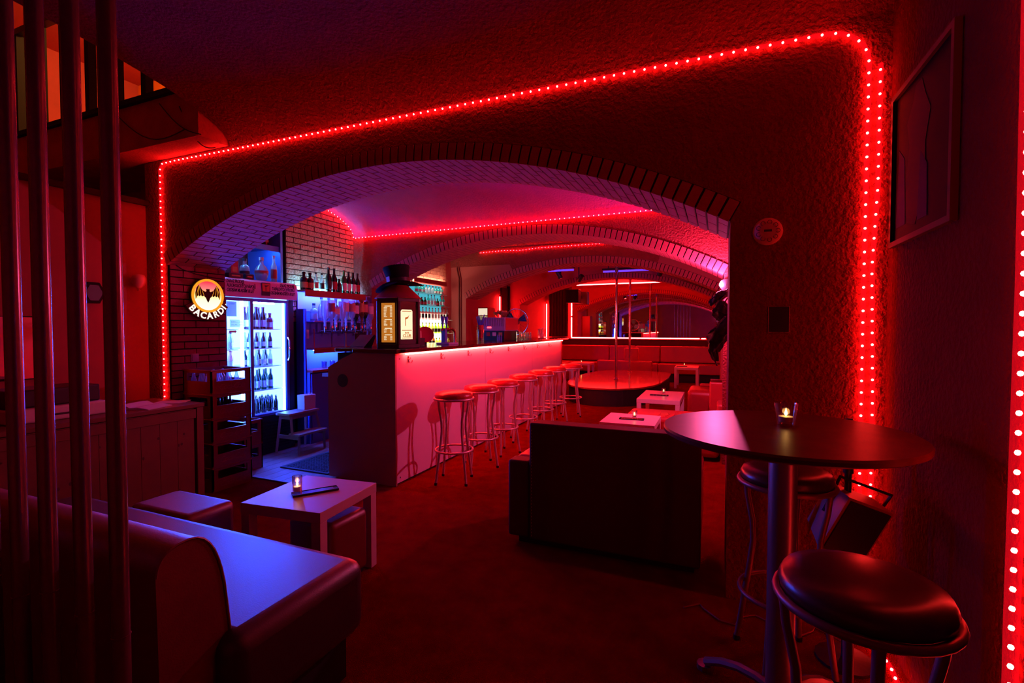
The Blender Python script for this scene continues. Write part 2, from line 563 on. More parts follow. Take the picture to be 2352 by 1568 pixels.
def brick_field_x(wall, x, ya, yb, za, zb, mat, bl=0.195, bh=0.049, gap=0.009, t=0.013, jit=0.0, joined=False):
    """courses of slips on a wall that faces +X"""
    row = 0
    z = za
    cache = {}
    jm = M()
    while z + bh * 0.6 < zb:
        h = min(bh, zb - z)
        y = ya - (0 if row % 2 == 0 else bl * 0.5)
        while y < yb - 0.01:
            a, b = max(ya, y), min(yb, y + bl)
            if b - a > 0.015:
                tt = t + random.uniform(-jit, jit)
                if joined:
                    jm.box(x, x + tt, a, b, z, z + h)
                else:
                    key = (round(b - a, 3), round(h, 3), round(tt, 3))
                    if key not in cache: cache[key] = M().box(0, tt, 0, b - a, 0, h).mesh('brick', mat)
                    link('brick', cache[key], wall, (x, a, z))
            y += bl + gap
        z += bh + gap
        row += 1
    if joined:
        o = obj('brickwork', jm, mat, wall)
        o['kind'] = 'stuff'

# first arch wall (between the front room and the bar)
W1 = arch_wall('wall_front', 2.52, 3.00, -4.29, 0.66, 2.62)
arch_bricks(W1, 2.52, 0.48, 74)
obj('jamb_mortar', M().box(XL, XL + 0.004, 2.524, 3.0, 0, SPRING + 0.005), 'mortar', W1)
brick_field_x(W1, XL + 0.003, 2.53, 2.998, 0.72, SPRING - 0.004, 'brick')
W2 = arch_wall('wall_second', 5.00, 5.48, SIDE_L - 0.1, SIDE_R + 0.1, 2.46)
arch_bricks(W2, 5.00, 0.48, 74)
W3 = arch_wall('wall_third', 7.50, 7.98, SIDE_L - 0.1, SIDE_R + 0.1, 2.62, 'smooth_red')
arch_bricks(W3, 7.50, 0.48, 74, 'faces')
obj('stucco_band', M().prism([(SIDE_L, 2.62), (SIDE_L, 2.34), (-3.2, 2.345)] + [(CXA + (RAD + 0.10) * math.sin(a), CZA + (RAD + 0.10) * math.cos(a)) for a in [-0.27 + 0.54 * i / 16 for i in range(17)]] + [(-0.8, 2.345), (SIDE_R, 2.34), (SIDE_R, 2.62)], 'Y', 7.48, 7.50), 'stucco', W3)
W4 = arch_wall('wall_fourth', 10.0, 10.45, SIDE_L - 0.1, SIDE_R + 0.1, 2.6, 'smooth_red')
arch_bricks(W4, 10.0, 0.45, 74, 'joined')
for w_, y_ in ((W1, 3.0), (W2, 5.48), (W3, 7.98), (W4, 10.45)): back_ring(w_, y_)
# side walls of the bays
WB = struct(obj('wall_bar', M().box(SIDE_L - 0.12, SIDE_L, 3.93, 5.0, 0, 2.85), 'mortar'))
brick_field_x(WB, SIDE_L, 3.935, 4.995, 1.36, 2.80, 'rustic', jit=0.002)
niche = M().box(-5.0, -4.92, 2.9, 3.93, 0, 2.85).box(-4.92, SIDE_L - 0.12, 3.925, 3.93, 0, 2.85).box(-4.92, -4.12, 2.86, 3.0, 0, 2.85)
struct(obj('wall_niche', niche, 'smooth_red'))
WB2 = struct(obj('wall_left_bottles', M().box(SIDE_L - 0.12, SIDE_L, 5.48, 7.5, 0, 2.7), 'smooth_red'))
brick_field_x(WB2, SIDE_L, 6.3, 7.3, 2.0, 2.42, 'rustic', jit=0.001)
struct(obj('wall_left_third', M().box(SIDE_L - 0.12, SIDE_L, 7.98, 10.0, 0, 2.7), 'smooth_red'))
struct(obj('wall_left_far', M().box(SIDE_L - 0.12, SIDE_L, 10.45, 12.75, 0, 2.7), 'smooth_red'))
struct(obj('wall_far', M().box(SIDE_L - 0.12, SIDE_R + 0.12, 12.66, 12.78, 0, 2.9), 'smooth_red'))
for i, (a, b) in enumerate([(3.0, 5.0), (5.48, 7.5), (7.98, 10.0), (10.45, 12.66)]):
    struct(obj('wall_right_' + ['bar', 'lounge', 'stage', 'far'][i], M().box(SIDE_R, SIDE_R + 0.1, a, b, 0, 2.9), 'smooth_red'))

def vault(name, x0, x1, y0, y1, z0, h, mat='vault', n=28):
    poly = []
    yc, hw = (y0 + y1) / 2, (y1 - y0) / 2
    for i in range(n + 1):
        t = PI * i / n
        poly.append((yc - hw * math.cos(t), z0 + h * math.sin(t)))
    top = z0 + h + 0.12
    poly += [(y1, top), (y0, top)]
    return struct(obj(name, M().prism(poly, 'X', x0, x1), mat, smooth=30))
vault('ceiling_front', -3.30, 1.4, -1.52, 2.52, 2.62, 0.36, 'stucco', 40)
vault('ceiling_bar', SIDE_L - 0.6, SIDE_R + 0.1, 3.00, 5.00, 2.44, 0.32)
vault('ceiling_lounge', SIDE_L - 0.1, SIDE_R + 0.1, 5.48, 7.50, 2.60, 0.22, 'stucco')
vault('ceiling_stage', SIDE_L - 0.1, SIDE_R + 0.1, 7.98, 10.0, 2.46, 0.2, 'smooth_red')
vault('ceiling_far', SIDE_L - 0.1, SIDE_R + 0.1, 10.45, 12.66, 2.46, 0.2, 'smooth_red')
# front room: right wall block, left wall, back wall, stair hall
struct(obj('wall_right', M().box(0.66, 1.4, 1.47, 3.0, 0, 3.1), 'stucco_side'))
struct(obj('wall_right_entry', M().box(1.3, 1.4, -1.6, 1.47, 0, 3.1), 'stucco'))
struct(obj('wall_back', M().box(-7.0, 1.4, -1.64, -1.52, 0, 4.4), 'smooth_red'))
WL = struct(obj('wall_left', M().box(-4.42, -4.29, 0.0, 2.52, 0, 2.28), 'smooth_red'))
struct(obj('trim_1', M().box(-4.42, -4.25, 0.0, 2.52, 2.28, 2.32), 'frame'))
struct(obj('wall_hall_left', M().box(-7.0, -6.9, -1.6, 4.1, 0, 4.4), 'smooth_red'))
struct(obj('wall_hall_back', M().box(-6.9, -4.29, 3.0, 3.1, 0, 2.62), 'smooth_red'))
struct(obj('wall_upstairs', M().box(-7.0, -3.2, 4.0, 4.1, 2.89, 4.4), 'orange_wall'))
struct(obj('wall_upstairs_right', M().box(-3.30, -3.2, 2.52, 4.0, 2.89, 4.4), 'smooth_red'))
struct(obj('ceiling_hall', M().box(-7.0, -3.2, -1.6, 4.1, 4.4, 4.5), 'smooth_red'))
yc, hw = 0.5, 2.02
pp = [(-1.52, 4.4), (-1.52, 2.64)] + [(yc - hw * math.cos(PI * i / 24), 2.64 + 0.36 * math.sin(PI * i / 24)) for i in range(1, 24)] + [(2.52, 2.64), (2.52, 4.4)]
struct(obj('wall_stair_side', M().prism(pp, 'X', -3.30, -3.22), 'smooth_red'))
SL = struct(obj('trim_gallery', M().box(-6.9, -4.95, 2.30, 3.99, 2.625, 2.95).box(-4.95, -3.32, 2.30, 2.98, 2.625, 2.95), 'slab'))
obj('edge_strip', M().box(-6.9, -3.34, 2.27, 2.32, 2.952, 2.99), 'black_matt', SL)
up = thing('added_upstairs_lamp', 'added lamp out of view lighting the orange wall above the stairs', 'lamp', (-5.2, 3.2, 4.36))  # unseen lamp, added to light the orange wall
obj('shade', M().lathe([(0.02, 0.02), (0.14, -0.06), (0.145, -0.07), (0.0001, -0.07)], 16), 'e_orange_lamp', up, smooth=30)
lamp('glow', 'POINT', up, (0, 0, -0.14), 90, (1.0, 0.36, 0.07), 0.1)
rl = thing('banister', 'dark banister of square posts along the upstairs gallery edge', 'banister', (-5.2, 2.38, 2.95))
for i in range(9):
    obj('post', M().box(-0.028, 0.028, -0.028, 0.028, 0.0, 0.95), 'black_matt', rl, ((i - 4) * 0.36 + 0.12, 0, 0))
obj('handrail', M().box(-1.45, 1.75, -0.03, 0.03, 0.95, 1.0), 'black', rl)
# loose wires dangling below the gallery slab
wr = thing('loose_wires', 'thin dark wires dangling from the gallery slab over the rope light', 'wire', (-3.7, 2.26, 2.8))
for k, (a, b, s) in enumerate([((-0.5, 0.02, 0.1), (0.25, 0.03, -0.12), 0.12), ((0.0, 0.02, 0.1), (0.42, 0.03, -0.18), 0.05), ((0.2, 0.03, 0.05), (0.33, 0.2, -0.2), 0.1)]):
    A, B = Vector(a), Vector(b)
    obj('strand', M().tube([A.lerp(B, t / 10) - Vector((0, 0, s * math.sin(PI * t / 10))) for t in range(11)], 0.004, 5), 'cable_black', wr)

# ================================================================== ROPE LIGHTS
pth = [(-4.075, 2.505, 0.72), (-4.075, 2.505, 2.54), (-4.05, 2.505, 2.585), (-3.9, 2.505, 2.59), (0.415, 2.505, 2.565)]
for i in range(1, 7):
    a = PI / 2 * i / 6
    pth.append((0.415 + 0.16 * math.sin(a), 2.505, 2.565 - 0.15 * (1 - math.cos(a))))
pth += [(0.572, 2.505, 1.4), (0.572, 2.505, 0.03), (0.60, 2.40, 0.02), (0.615, 2.2, 0.02), (0.60, 1.9, 0.02), (0.60, 1.62, 0.02)]
rope('rope_light', 'red rope light framing the front arch wall and running onto the floor', pth, 0.010, 0.05, 0.0056, 'red rope lights')
rope('rope_light', 'second red rope strand in the right-hand corner beside the framed poster', [(0.615, 2.505, 2.40), (0.615, 2.505, 1.9), (0.600, 2.505, 1.55), (0.612, 2.505, 1.0), (0.612, 2.505, 0.5)], 0.010, 0.05, 0.0054, 'red rope lights')
rope('rope_light', 'thick red rope light down the wall edge at far right of the photo', [(0.645, 1.49, 0.02), (0.643, 1.49, 0.6), (0.647, 1.492, 1.4), (0.642, 1.49, 2.1), (0.650, 1.49, 2.8)], 0.0155, 0.046, 0.0068, 'red rope lights')
vb = [(SIDE_L + 0.03, 4.0 - 1.0 * math.cos(PI * i / 20) * 0.985, 2.43 + 0.305 * math.sin(PI * i / 20)) for i in range(9, 20)]
rope('rope_light', 'red rope light along the second arch wall and up the brick side wall', vb + [(SIDE_L + 0.03, 4.975, 2.43), (-2.0, 4.97, 2.44), (0.30, 4.97, 2.45)], 0.009, 0.052, 0.0052, 'red rope lights', tm='e_rope_back')
rope('rope_light', 'sagging red rope light inside the lounge bay beyond the second arch', [(-3.75, 7.468, 2.56), (-3.3, 7.468, 2.575), (-3.0, 7.468, 2.56), (-2.7, 7.468, 2.58), (-1.0, 7.468, 2.585), (0.2, 7.468, 2.585)], 0.0075, 0.055, 0.0045, 'red rope lights', joined=True, tm='e_rope_back')

# ================================================================== BAR
BAR = thing('bar_counter', 'long bar counter with glossy pink lit front and red lit edge', 'bar', (-2.4, 3.26, 0))
bx = lambda X: X + 2.4
by = lambda Y: Y - 3.26
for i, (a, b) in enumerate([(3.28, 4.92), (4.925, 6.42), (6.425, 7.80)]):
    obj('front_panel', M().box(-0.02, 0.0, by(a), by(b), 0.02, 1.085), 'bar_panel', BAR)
obj('carcass', M().box(-0.62, -0.025, 0.03, by(7.79), 0.0, 1.08), 'black_matt', BAR)
end = [(-0.70, 0), (0.0, 0), (0.0, 1.085), (-0.42, 1.085), (-0.55, 1.03), (-0.70, 0.955)]
ep = obj('end_panel', M().prism(end, 'Y', 0.0, 0.02), 'bar_end', BAR)
obj('grommet', M().prism([(-0.54 + 0.056 * math.cos(2 * PI * k / 20), 0.845 + 0.056 * math.sin(2 * PI * k / 20)) for k in range(20)], 'Y', -0.003, 0.0), 'lantern', ep)
obj('counter_top', M().box(-0.66, 0.075, by(3.30), by(8.0), 1.09, 1.12).box(-0.42, 0.03, by(3.24), by(3.30), 1.085, 1.12), 'bar_top', BAR, bevel=0.004)
obj('work_shelf', M().box(-1.0, -0.66, by(3.5), by(7.7), 0.84, 0.87), 'steel_dark', BAR)
obj('led_strip', M().box(0.022, 0.036, by(3.37), by(7.78), 1.072, 1.088), 'e_bar', BAR)
obj('end_post', M().box(-0.05, 0.0, by(7.80), by(7.86), 0, 1.085), 'red_plastic', BAR)
hk = M()
hk.tube([(0.0, 0, 0.03), (0.008, 0, 0.0), (0.02, 0, -0.015), (0.036, 0, -0.012), (0.042, 0, 0.008)], 0.0042, 6)
hk.tube([(0.004, 0, 0.01), (0.018, 0, 0.016), (0.024, 0, 0.03)], 0.0042, 6)
hk.box(0.0, 0.004, -0.009, 0.009, -0.012, 0.04)
hme = hk.mesh('hook', 'chrome', 40)
for y in (3.44, 3.97, 4.51, 5.04, 5.57, 6.10, 6.62, 7.15):
    link('hook', hme, BAR, (0.0, by(y), 1.015))
scr = M().lathe([(0.007, 0), (0.006, 0.004), (0.0001, 0.004)], 8).mesh('screw', 'steel_dark')
for (y, z) in [(3.32, 1.04), (3.32, 0.06), (4.95, 1.0), (6.44, 1.0)]:
    link('screw', scr, BAR, (0.0, by(y), z), (0, PI / 2, 0))

# bar stools
def make_stool(name, label, frame, vinyl):
    t = thing(name, label, 'stool')
    obj('seat', M().lathe([(0.0001, 0.70), (0.145, 0.70), (0.158, 0.712), (0.161, 0.73), (0.152, 0.748), (0.11, 0.760), (0.05, 0.765), (0.0001, 0.766)], 28), vinyl, t, smooth=60)
    R = 0.163
    obj('seat_ring', M().tube([(R * math.cos(2 * PI * k / 28), R * math.sin(2 * PI * k / 28), 0.702) for k in range(28)], 0.0105, 8, True), frame, t, smooth=60)
    R2 = 0.158
    obj('foot_ring', M().tube([(R2 * math.cos(2 * PI * k / 28), R2 * math.sin(2 * PI * k / 28), 0.27) for k in range(28)], 0.009, 8, True), frame, t, smooth=60)
    for k in range(4):
        a = PI / 4 + k * PI / 2 + 0.2
        pts = [(0.15, 0.70), (0.142, 0.62), (0.122, 0.52), (0.118, 0.44), (0.13, 0.34), (0.148, 0.22), (0.165, 0.10), (0.178, 0.012)]
        lg = obj('leg', M().tube([(r * math.cos(a), r * math.sin(a), z) for r, z in pts], 0.0115, 8), frame, t, smooth=50)
        obj('foot_cap', M().lathe([(0.013, 0.0), (0.0135, 0.02), (0.0001, 0.021)], 8, (0.179 * math.cos(a), 0.179 * math.sin(a), 0)), 'black', lg)
    return t
ordn = ['nearest to the camera', 'second from the camera', 'third from the camera', 'fourth in the row', 'third from the stage end', 'second from the stage end', 'last in the row by the round stage']
st0 = make_stool('bar_stool', 'x', 'stool_frame', 'vinyl_red')
for i, (x, y) in enumerate([(-2.04, 3.58), (-2.04, 4.09), (-2.04, 4.59), (-2.05, 5.19), (-2.04, 5.77), (-2.05, 6.36), (-1.98, 6.92)]):
    o = st0 if i == 0 else dup(st0, (x, y, 0))
    o.location = (x, y, 0)
    o.rotation_euler = (0, 0, [0.1, 0.5, 0.9, 0.3, 1.2, 0.7, 0.2][i])
    tag(o, 'red bar stool along the bar, ' + ordn[i], 'stool', 'stools along the bar front')
sd = make_stool('bar_stool', 'dark padded stool in the foreground in front of the tall round table', 'stool_dark', 'vinyl_dark')
sd.location = (0.296, 1.26, 0); sd.rotation_euler = (0, 0, 0.55)
sd['group'] = 'stools at the round table'
dup(sd, (0.25, 2.13, 0), 0.15, 'dark padded stool tucked behind the tall round table near the corner', 'stools at the round table')

# ================================================================== ROUND TABLE (front right)
RT = thing('round_table', 'tall round dark wooden table on a steel column, candle on top', 'table', (0.2, 1.78, 0))
obj('table_top', M().lathe([(0.0001, 0.945), (0.355, 0.945), (0.368, 0.952), (0.37, 0.963), (0.366, 0.97), (0.0001, 0.97)], 64), 'table_wood', RT, smooth=40)
obj('column', M().lathe([(0.042, 0.05), (0.042, 0.945)], 24), 'steel_dark', RT, smooth=40)
obj('flange', M().lathe([(0.11, 0.932), (0.11, 0.945), (0.0001, 0.945)], 24), 'steel_dark', RT, smooth=40)
for k in range(4):
    a = 2.46 + k * PI / 2
    c, s = math.cos(a), math.sin(a)
    lg = obj('foot', M().tube([(r * c, r * s, z) for r, z in [(0.03, 0.10), (0.08, 0.105), (0.15, 0.095), (0.22, 0.07), (0.29, 0.03)]], 0.016, 8), 'steel_dark', RT, smooth=40)
    obj('pad', M().lathe([(0.03, 0.0), (0.03, 0.02), (0.0001, 0.022)], 10, (0.295 * c, 0.295 * s, 0)), 'steel_dark', lg)

# candles
def make_candle(label, loc, r0=0.028, r1=0.037, h=0.075, group='candles in glasses', energy=0.035):
    t = thing('candle_glass', label, 'candle', loc, 0, group)
    obj('tumbler', M().lathe([(0.0001, 0.0), (r0, 0.0), (r0 * 1.02, 0.004), (r1, h), (r1 - 0.0025, h), (r0 - 0.002, 0.012), (0.0001, 0.012)], 20), 'tumbler', t, smooth=40)
    obj('wax', M().lathe([(0.0001, 0.0125), (r0 * 0.8, 0.0125), (r0 * 0.85, h * 0.40), (0.0001, h * 0.40)], 14), 'wax', t, smooth=40)
    obj('flame', M().lathe([(0.0001, h * 0.42), (0.004, h * 0.48), (0.005, h * 0.54), (0.0025, h * 0.66), (0.0001, h * 0.78)], 8), 'e_flame', t, smooth=60)
    lamp('glow', 'POINT', t, (0, 0, h * 0.62), energy, (1.0, 0.45, 0.12), 0.012)
    return t
make_candle('lit candle in a flared tumbler on the tall round table', (0.215, 1.86, 0.9705), 0.026, 0.036, 0.075)

# ================================================================== LOW TABLES
def make_low_table(label, loc, rotz, sx=0.5, sy=0.5, h=0.45, group='low white square tables'):
    t = thing('low_table', label, 'table', loc, rotz, group)
    obj('table_top', M().box(-sx / 2, sx / 2, -sy / 2, sy / 2, h - 0.05, h), 'white_table', t, bevel=0.002)
    for a in (-1, 1):
        for b in (-1, 1):
            x, y = a * (sx / 2 - 0.0265), b * (sy / 2 - 0.0265)
            obj('leg', M().box(x - 0.025, x + 0.025, y - 0.025, y + 0.025, 0, h - 0.05), 'white_table', t, bevel=0.002)
    return t
def make_tray(label, loc, rotz):
    t = thing('menu_tray', label, 'tray', loc, rotz, 'long black trays on the tables')
    obj('plate', M().box(-0.11, 0.11, -0.03, 0.03, 0.0, 0.006), 'black', t)
    obj('lip', M().tube([(-0.11, -0.03, 0.007), (0.11, -0.03, 0.007), (0.11, 0.03, 0.007), (-0.11, 0.03, 0.007)], 0.003, 6, True), 'black', t)
    obj('card', M().box(-0.095, 0.09, -0.022, 0.022, 0.0062, 0.0075), 'chrome', t)
    return t
make_low_table('low white square table nearest the camera, lit blue and red', (-1.915, 1.895, 0), 0.10, 0.46, 0.46)
make_tray('long black tray on the nearest low table', (-1.90, 1.90, 0.4505), 0.95)
make_candle('lit candle in a straight glass on the nearest low table', (-1.955, 1.835, 0.459), 0.022, 0.024, 0.088)
make_low_table('low square table directly behind the black-backed sofa', (-0.73, 4.58, 0), 0.0, 0.48, 0.52)
make_tray('black tray on the low table behind the black-backed sofa', (-0.72, 4.55, 0.4505), 0.05)
make_candle('lit candle in a tumbler on the low table behind the black-backed sofa', (-0.70, 4.58, 0.459), 0.02, 0.027, 0.07)
make_low_table('long low table just in front of the round stage', (-0.635, 6.33, 0), 0.0, 0.49, 0.85)
make_tray('black tray on the long low table before the stage', (-0.66, 6.28, 0.4505), 0.03)
make_candle('lit candle in a square tumbler on the long low table', (-0.62, 6.42, 0.459), 0.022, 0.026, 0.07)
make_low_table('small low table at the right of the stage by the far bench', (-0.60, 11.2, 0), 0.0, 0.48, 0.7)
make_tray('black tray on the small table right of the stage', (-0.70, 11.1, 0.4505), 0.0)
make_candle('tiny candle on the small table right of the stage', (-0.66, 11.25, 0.459), 0.02, 0.026, 0.06)
make_low_table('low table left of the stage close to the bar end', (-2.87, 9.85, 0), 0.0, 0.36, 0.5)
make_candle('tiny candle on the low table close to the bar end', (-2.9, 9.75, 0.4505), 0.02, 0.026, 0.06)
make_low_table('low table left of the stage against the far bench', (-3.0, 11.45, 0), 0.0, 0.5, 0.5)
make_candle('tiny candle on the low table against the far bench', (-3.0, 11.4, 0.4505), 0.02, 0.026, 0.06)

# ================================================================== SOFAS
def cushion(x0, x1, y0, y1, z0, z1, r=0.04):
    return M().box(x0, x1, y0, y1, z0, z1)
S1 = thing('sofa', 'dark leather bench sofa at lower left with its seat lit blue', 'sofa', (-2.1, 1.1, 0))
obj('seat', M().box(-0.95, 0.90, -0.20, 0.35, 0.17, 0.445), 'black_leather', S1, bevel=0.055, seg=4)
obj('plinth', M().box(-0.9, 0.84, -0.18, 0.3, 0.0, 0.18), 'black_base', S1)
def bez(a, b, c, n=7):
    return [tuple((1 - t) ** 2 * p + 2 * t * (1 - t) * q + t * t * r for p, q, r in zip(a, b, c)) for t in [i / n for i in range(n + 1)]]
arc = [(-0.155, 0.44)] + bez((-0.17, 0.58), (-0.195, 0.745), (-0.265, 0.745)) + bez((-0.275, 0.745), (-0.345, 0.745), (-0.35, 0.68))
prof = [(-0.34, 0.0), (-0.16, 0.0)] + arc
obj('backrest', M().prism(prof, 'X', -1.36, 0.83), 'leather', S1, smooth=40)
obj('seam', M().tube([(0.831, y, z) for y, z in arc], 0.004, 6), 'leather', S1)
pf = thing('pouf', 'low leather pouf between the booth and the blue-lit sofa', 'pouf', (-2.47, 1.60, 0))
obj('cushion', M().box(-0.23, 0.21, -0.13, 0.13, 0.02, 0.42), 'leather', pf, bevel=0.035, seg=4)
obj('feet', M().box(-0.2, 0.18, -0.11, 0.11, 0.0, 0.02), 'black_base', pf)
pf2 = thing('pouf', 'small leather pouf pushed under the nearest low table', 'pouf', (-1.86, 1.93, 0))
obj('cushion', M().box(-0.14, 0.15, -0.12, 0.15, 0.02, 0.34), 'leather', pf2, bevel=0.03, seg=3)
obj('feet', M().box(-0.12, 0.13, -0.1, 0.13, 0.0, 0.02), 'black_base', pf2)
S2 = thing('sofa', 'dark leather sofa seen from behind in the arch beside the round table', 'sofa', (-0.6, 2.68, 0))
obj('backrest', M().box(-0.42, 0.53, 0.0, 0.13, 0.04, 0.735), 'leather_deep', S2, bevel=0.012, seg=3)
obj('seat', M().box(-0.56, 0.53, 0.135, 0.62, 0.12, 0.50), 'leather_bright', S2, bevel=0.03, seg=3)
obj('side', M().box(-0.56, -0.425, 0.01, 0.13, 0.04, 0.50), 'leather_deep', S2, bevel=0.015, seg=3)
obj('plinth', M().box(-0.5, 0.5, 0.04, 0.58, 0.0, 0.115), 'black_base', S2)
stc = M()
for k in range(34): stc.box(-0.405, -0.402, -0.0015, 0.0, 0.06 + k * 0.019, 0.068 + k * 0.019)
obj('stitching', stc, 'lab_pink', S2)
S3 = thing('sofa', 'bright red leather bench between the two middle low tables', 'sofa', (-0.30, 5.32, 0))
obj('seat', M().box(-0.58, 0.33, -0.28, 0.24, 0.03, 0.40), 'leather_bright', S3, bevel=0.05, seg=4)
cre = M()
for k in range(9): cre.tube([(-0.25 + k * 0.07, -0.2, 0.401), (-0.235 + k * 0.07 + 0.02 * (k % 2), -0.1, 0.404), (-0.245 + k * 0.07, 0.05, 0.401)], 0.003, 5)
obj('creases', cre, 'leather_bright', S3)
S4 = thing('armchair', 'red leather pouf chair right of the long low table', 'chair', (-0.12, 7.1, 0))
obj('seat', M().box(-0.24, 0.26, -0.3, 0.35, 0.03, 0.47), 'leather_bright', S4, bevel=0.06, seg=4)
obj('backrest', M().box(-0.1, 0.3, 0.22, 0.36, 0.47, 0.50), 'leather_bright', S4, bevel=0.02)
S5 = thing('armchair', 'upright red leather chair with chrome edging by the pillar', 'chair', (0.02, 6.2, 0))
obj('backrest', M().box(-0.10, 0.16, -0.06, 0.06, 0.0, 0.66), 'leather_bright', S5, bevel=0.02, seg=3)
obj('edging', M().box(-0.09, 0.15, -0.05, 0.05, 0.661, 0.685), 'chrome', S5)
obj('seat', M().box(-0.02, 0.2, -0.45, -0.065, 0.0, 0.46), 'leather_bright', S5, bevel=0.03, seg=3)
BQ = thing('banquette', 'long dark red banquette along the far wall under the mirror', 'bench', (-2.0, 12.3, 0))
for i, (a, b) in enumerate([(-2.2, -0.55), (-0.54, 0.10), (0.11, 0.70), (0.71, 2.2)]):
    obj('back_cushion', M().box(a, b, 0.12, 0.3, 0.44, 0.83), 'leather_bright', BQ, bevel=0.02, seg=2)
    obj('seat_cushion', M().box(a, b, -0.32, 0.115, 0.2, 0.43), 'leather_bright', BQ, bevel=0.02, seg=2)
obj('plinth', M().box(-2.2, 2.2, -0.25, 0.3, 0.0, 0.2), 'black_base', BQ)
obj('back_board', M().box(-2.2, 2.2, 0.305, 0.35, 0.44, 0.995), 'dark_curtain', BQ)
S6 = thing('sofa', 'red leather corner seat standing behind the round stage', 'sofa', (-1.95, 11.72, 0))
obj('low_back', M().box(-0.75, 0.55, -0.02, 0.12, 0.0, 0.50), 'leather_bright', S6, bevel=0.03, seg=2)
obj('high_back', M().box(-0.12, 0.22, 0.13, 0.26, 0.0, 0.80), 'leather_bright', S6, bevel=0.03, seg=2)
S7 = thing('sofa', 'red leather bench seat beyond the far end of the bar', 'sofa', (-3.49, 10.0, 0))
obj('seat', M().box(-0.3, 0.10, -0.5, 1.9, 0.0, 0.45), 'leather_bright', S7, bevel=0.03)
obj('backrest', M().box(-0.5, -0.31, -0.5, 1.9, 0.0, 0.80), 'leather_bright', S7, bevel=0.03)

# ================================================================== STAGE AND POLES
STG = thing('stage', 'low rounded dance stage with glossy red top and black side', 'stage', (-1.75, 9.6, 0))
outl = [(-2.66, 9.7), (-2.58, 8.9), (-2.40, 8.25), (-2.05, 7.92), (-1.60, 7.90), (-1.22, 8.18), (-0.98, 8.75), (-0.90, 9.6), (-0.90, 10.5), (-0.95, 11.12), (-1.3, 11.36), (-1.85, 11.46), (-2.3, 11.3), (-2.55, 10.8)]
def smooth_loop(P, n=4):
    out = []
    L = len(P)
    for i in range(L):
        p0, p1, p2, p3 = P[i - 1], P[i], P[(i + 1) % L], P[(i + 2) % L]
        for k in range(n):
            t = k / n
            out.append(tuple(0.5 * (2 * b + (c - a) * t + (2 * a - 5 * b + 4 * c - d) * t * t + (3 * b - a - 3 * c + d) * t ** 3) for a, b, c, d in zip(p0, p1, p2, p3)))
    return out
ol = [(x + 1.75, y - 9.6) for x, y in smooth_loop(outl)]
obj('side', M().prism([(x * 0.97, y * 0.985) for x, y in ol], 'Z', 0.0, 0.27), 'black_base', STG)
obj('top', M().prism(ol, 'Z', 0.271, 0.30), 'stage_top', STG, bevel=0.004)
obj('joint', M().box(-0.75, 0.75, -0.55, -0.545, 0.3005, 0.302), 'black_base', STG)
for i, (y, lb, zt) in enumerate([(9.35, 'chrome dance pole standing at the front of the stage', 2.60), (10.91, 'chrome dance pole standing at the back of the stage', 2.58)]):
    t = thing('dance_pole', lb, 'pole', (-1.78, y, 0.301), 0, 'dance poles')
    obj('shaft', M().lathe([(0.024, 0.0), (0.024, zt - 0.301)], 16), 'chrome', t, smooth=40)
    obj('collar', M().lathe([(0.05, 0.0), (0.05, 0.012), (0.03, 0.03), (0.0241, 0.03)], 16), 'chrome', t, smooth=40)
    obj('upper_sleeve', M().lathe([(0.032, zt - 0.55), (0.032, zt - 0.301), (0.0241, zt - 0.301)], 16), 'steel_dark', t, smooth=40)

# ================================================================== FAR WALL MIRROR + NEON
mr = thing('wall_mirror', 'wide mirror on the far wall with red neon along its edges', 'mirror', (-1.7, 12.655, 1.7))
obj('glass', M().box(-1.9, 1.72, -0.012, 0.0, -0.68, 0.72), 'mirror', mr)
obj('neon_tube', M().tube([(-1.9, -0.03, -0.68), (1.30, -0.03, -0.68)], 0.0125, 8), 'e_neon', mr)
obj('neon_tube', M().tube([(1.34, -0.03, -0.68), (1.44, -0.03, -0.68)], 0.0125, 8), 'e_neon', mr)
obj('neon_tube', M().tube([(-1.9, -0.03, -0.66), (-1.9, -0.03, -0.14)], 0.0125, 8), 'e_neon', mr)
obj('neon_tube', M().tube([(-1.9, -0.03, -0.10), (-1.9, -0.03, 0.30)], 0.0125, 8), 'e_neon', mr)
obj('neon_tube', M().tube([(-1.76, -0.03, 0.715), (0.46, -0.03, 0.72)], 0.0125, 8), 'e_neon', mr)
for lb, x, y, z0, z1 in [('vertical red neon tube on the side wall beyond the bar', -4.29, 9.51, 1.2, 1.98), ('vertical red neon tube in the far left corner', -4.28, 12.58, 1.0, 1.96)]:
    t = thing('neon_tube', lb, 'neon', (x, y, z0), 0, 'vertical neon tubes')
    obj('tube', M().lathe([(0.012, 0.02), (0.012, z1 - z0 - 0.02)], 8), 'e_neon', t, smooth=40)
    obj('end_cap', M().lathe([(0.015, 0), (0.015, 0.03), (0.0001, 0.03)], 8), 'black', t)
    obj('end_cap', M().lathe([(0.015, z1 - z0 - 0.03), (0.015, z1 - z0), (0.0001, z1 - z0)], 8), 'black', t)
dk = thing('door_panel', 'tall black panel on the side wall next to the neon tube', 'panel', (-4.31, 9.75, 0))
obj('leaf', M().box(0, 0.03, -0.17, 0.2, 0, 2.15), 'black', dk)
obj('jamb', M().box(0, 0.05, 0.2, 0.24, 0, 2.2), 'black_matt', dk)
dk2 = thing('curtain', 'dark curtain hanging between the corner neon and the mirror', 'curtain', (-3.95, 12.60, 0))
cp = M()
for k in range(7): cp.tube([(-0.24 + k * 0.08, 0, 1.05), (-0.24 + k * 0.08, 0.01, 1.5), (-0.24 + k * 0.08, 0, 2.3)], 0.043, 8)
obj('folds', cp, 'dark_curtain', dk2, smooth=50)
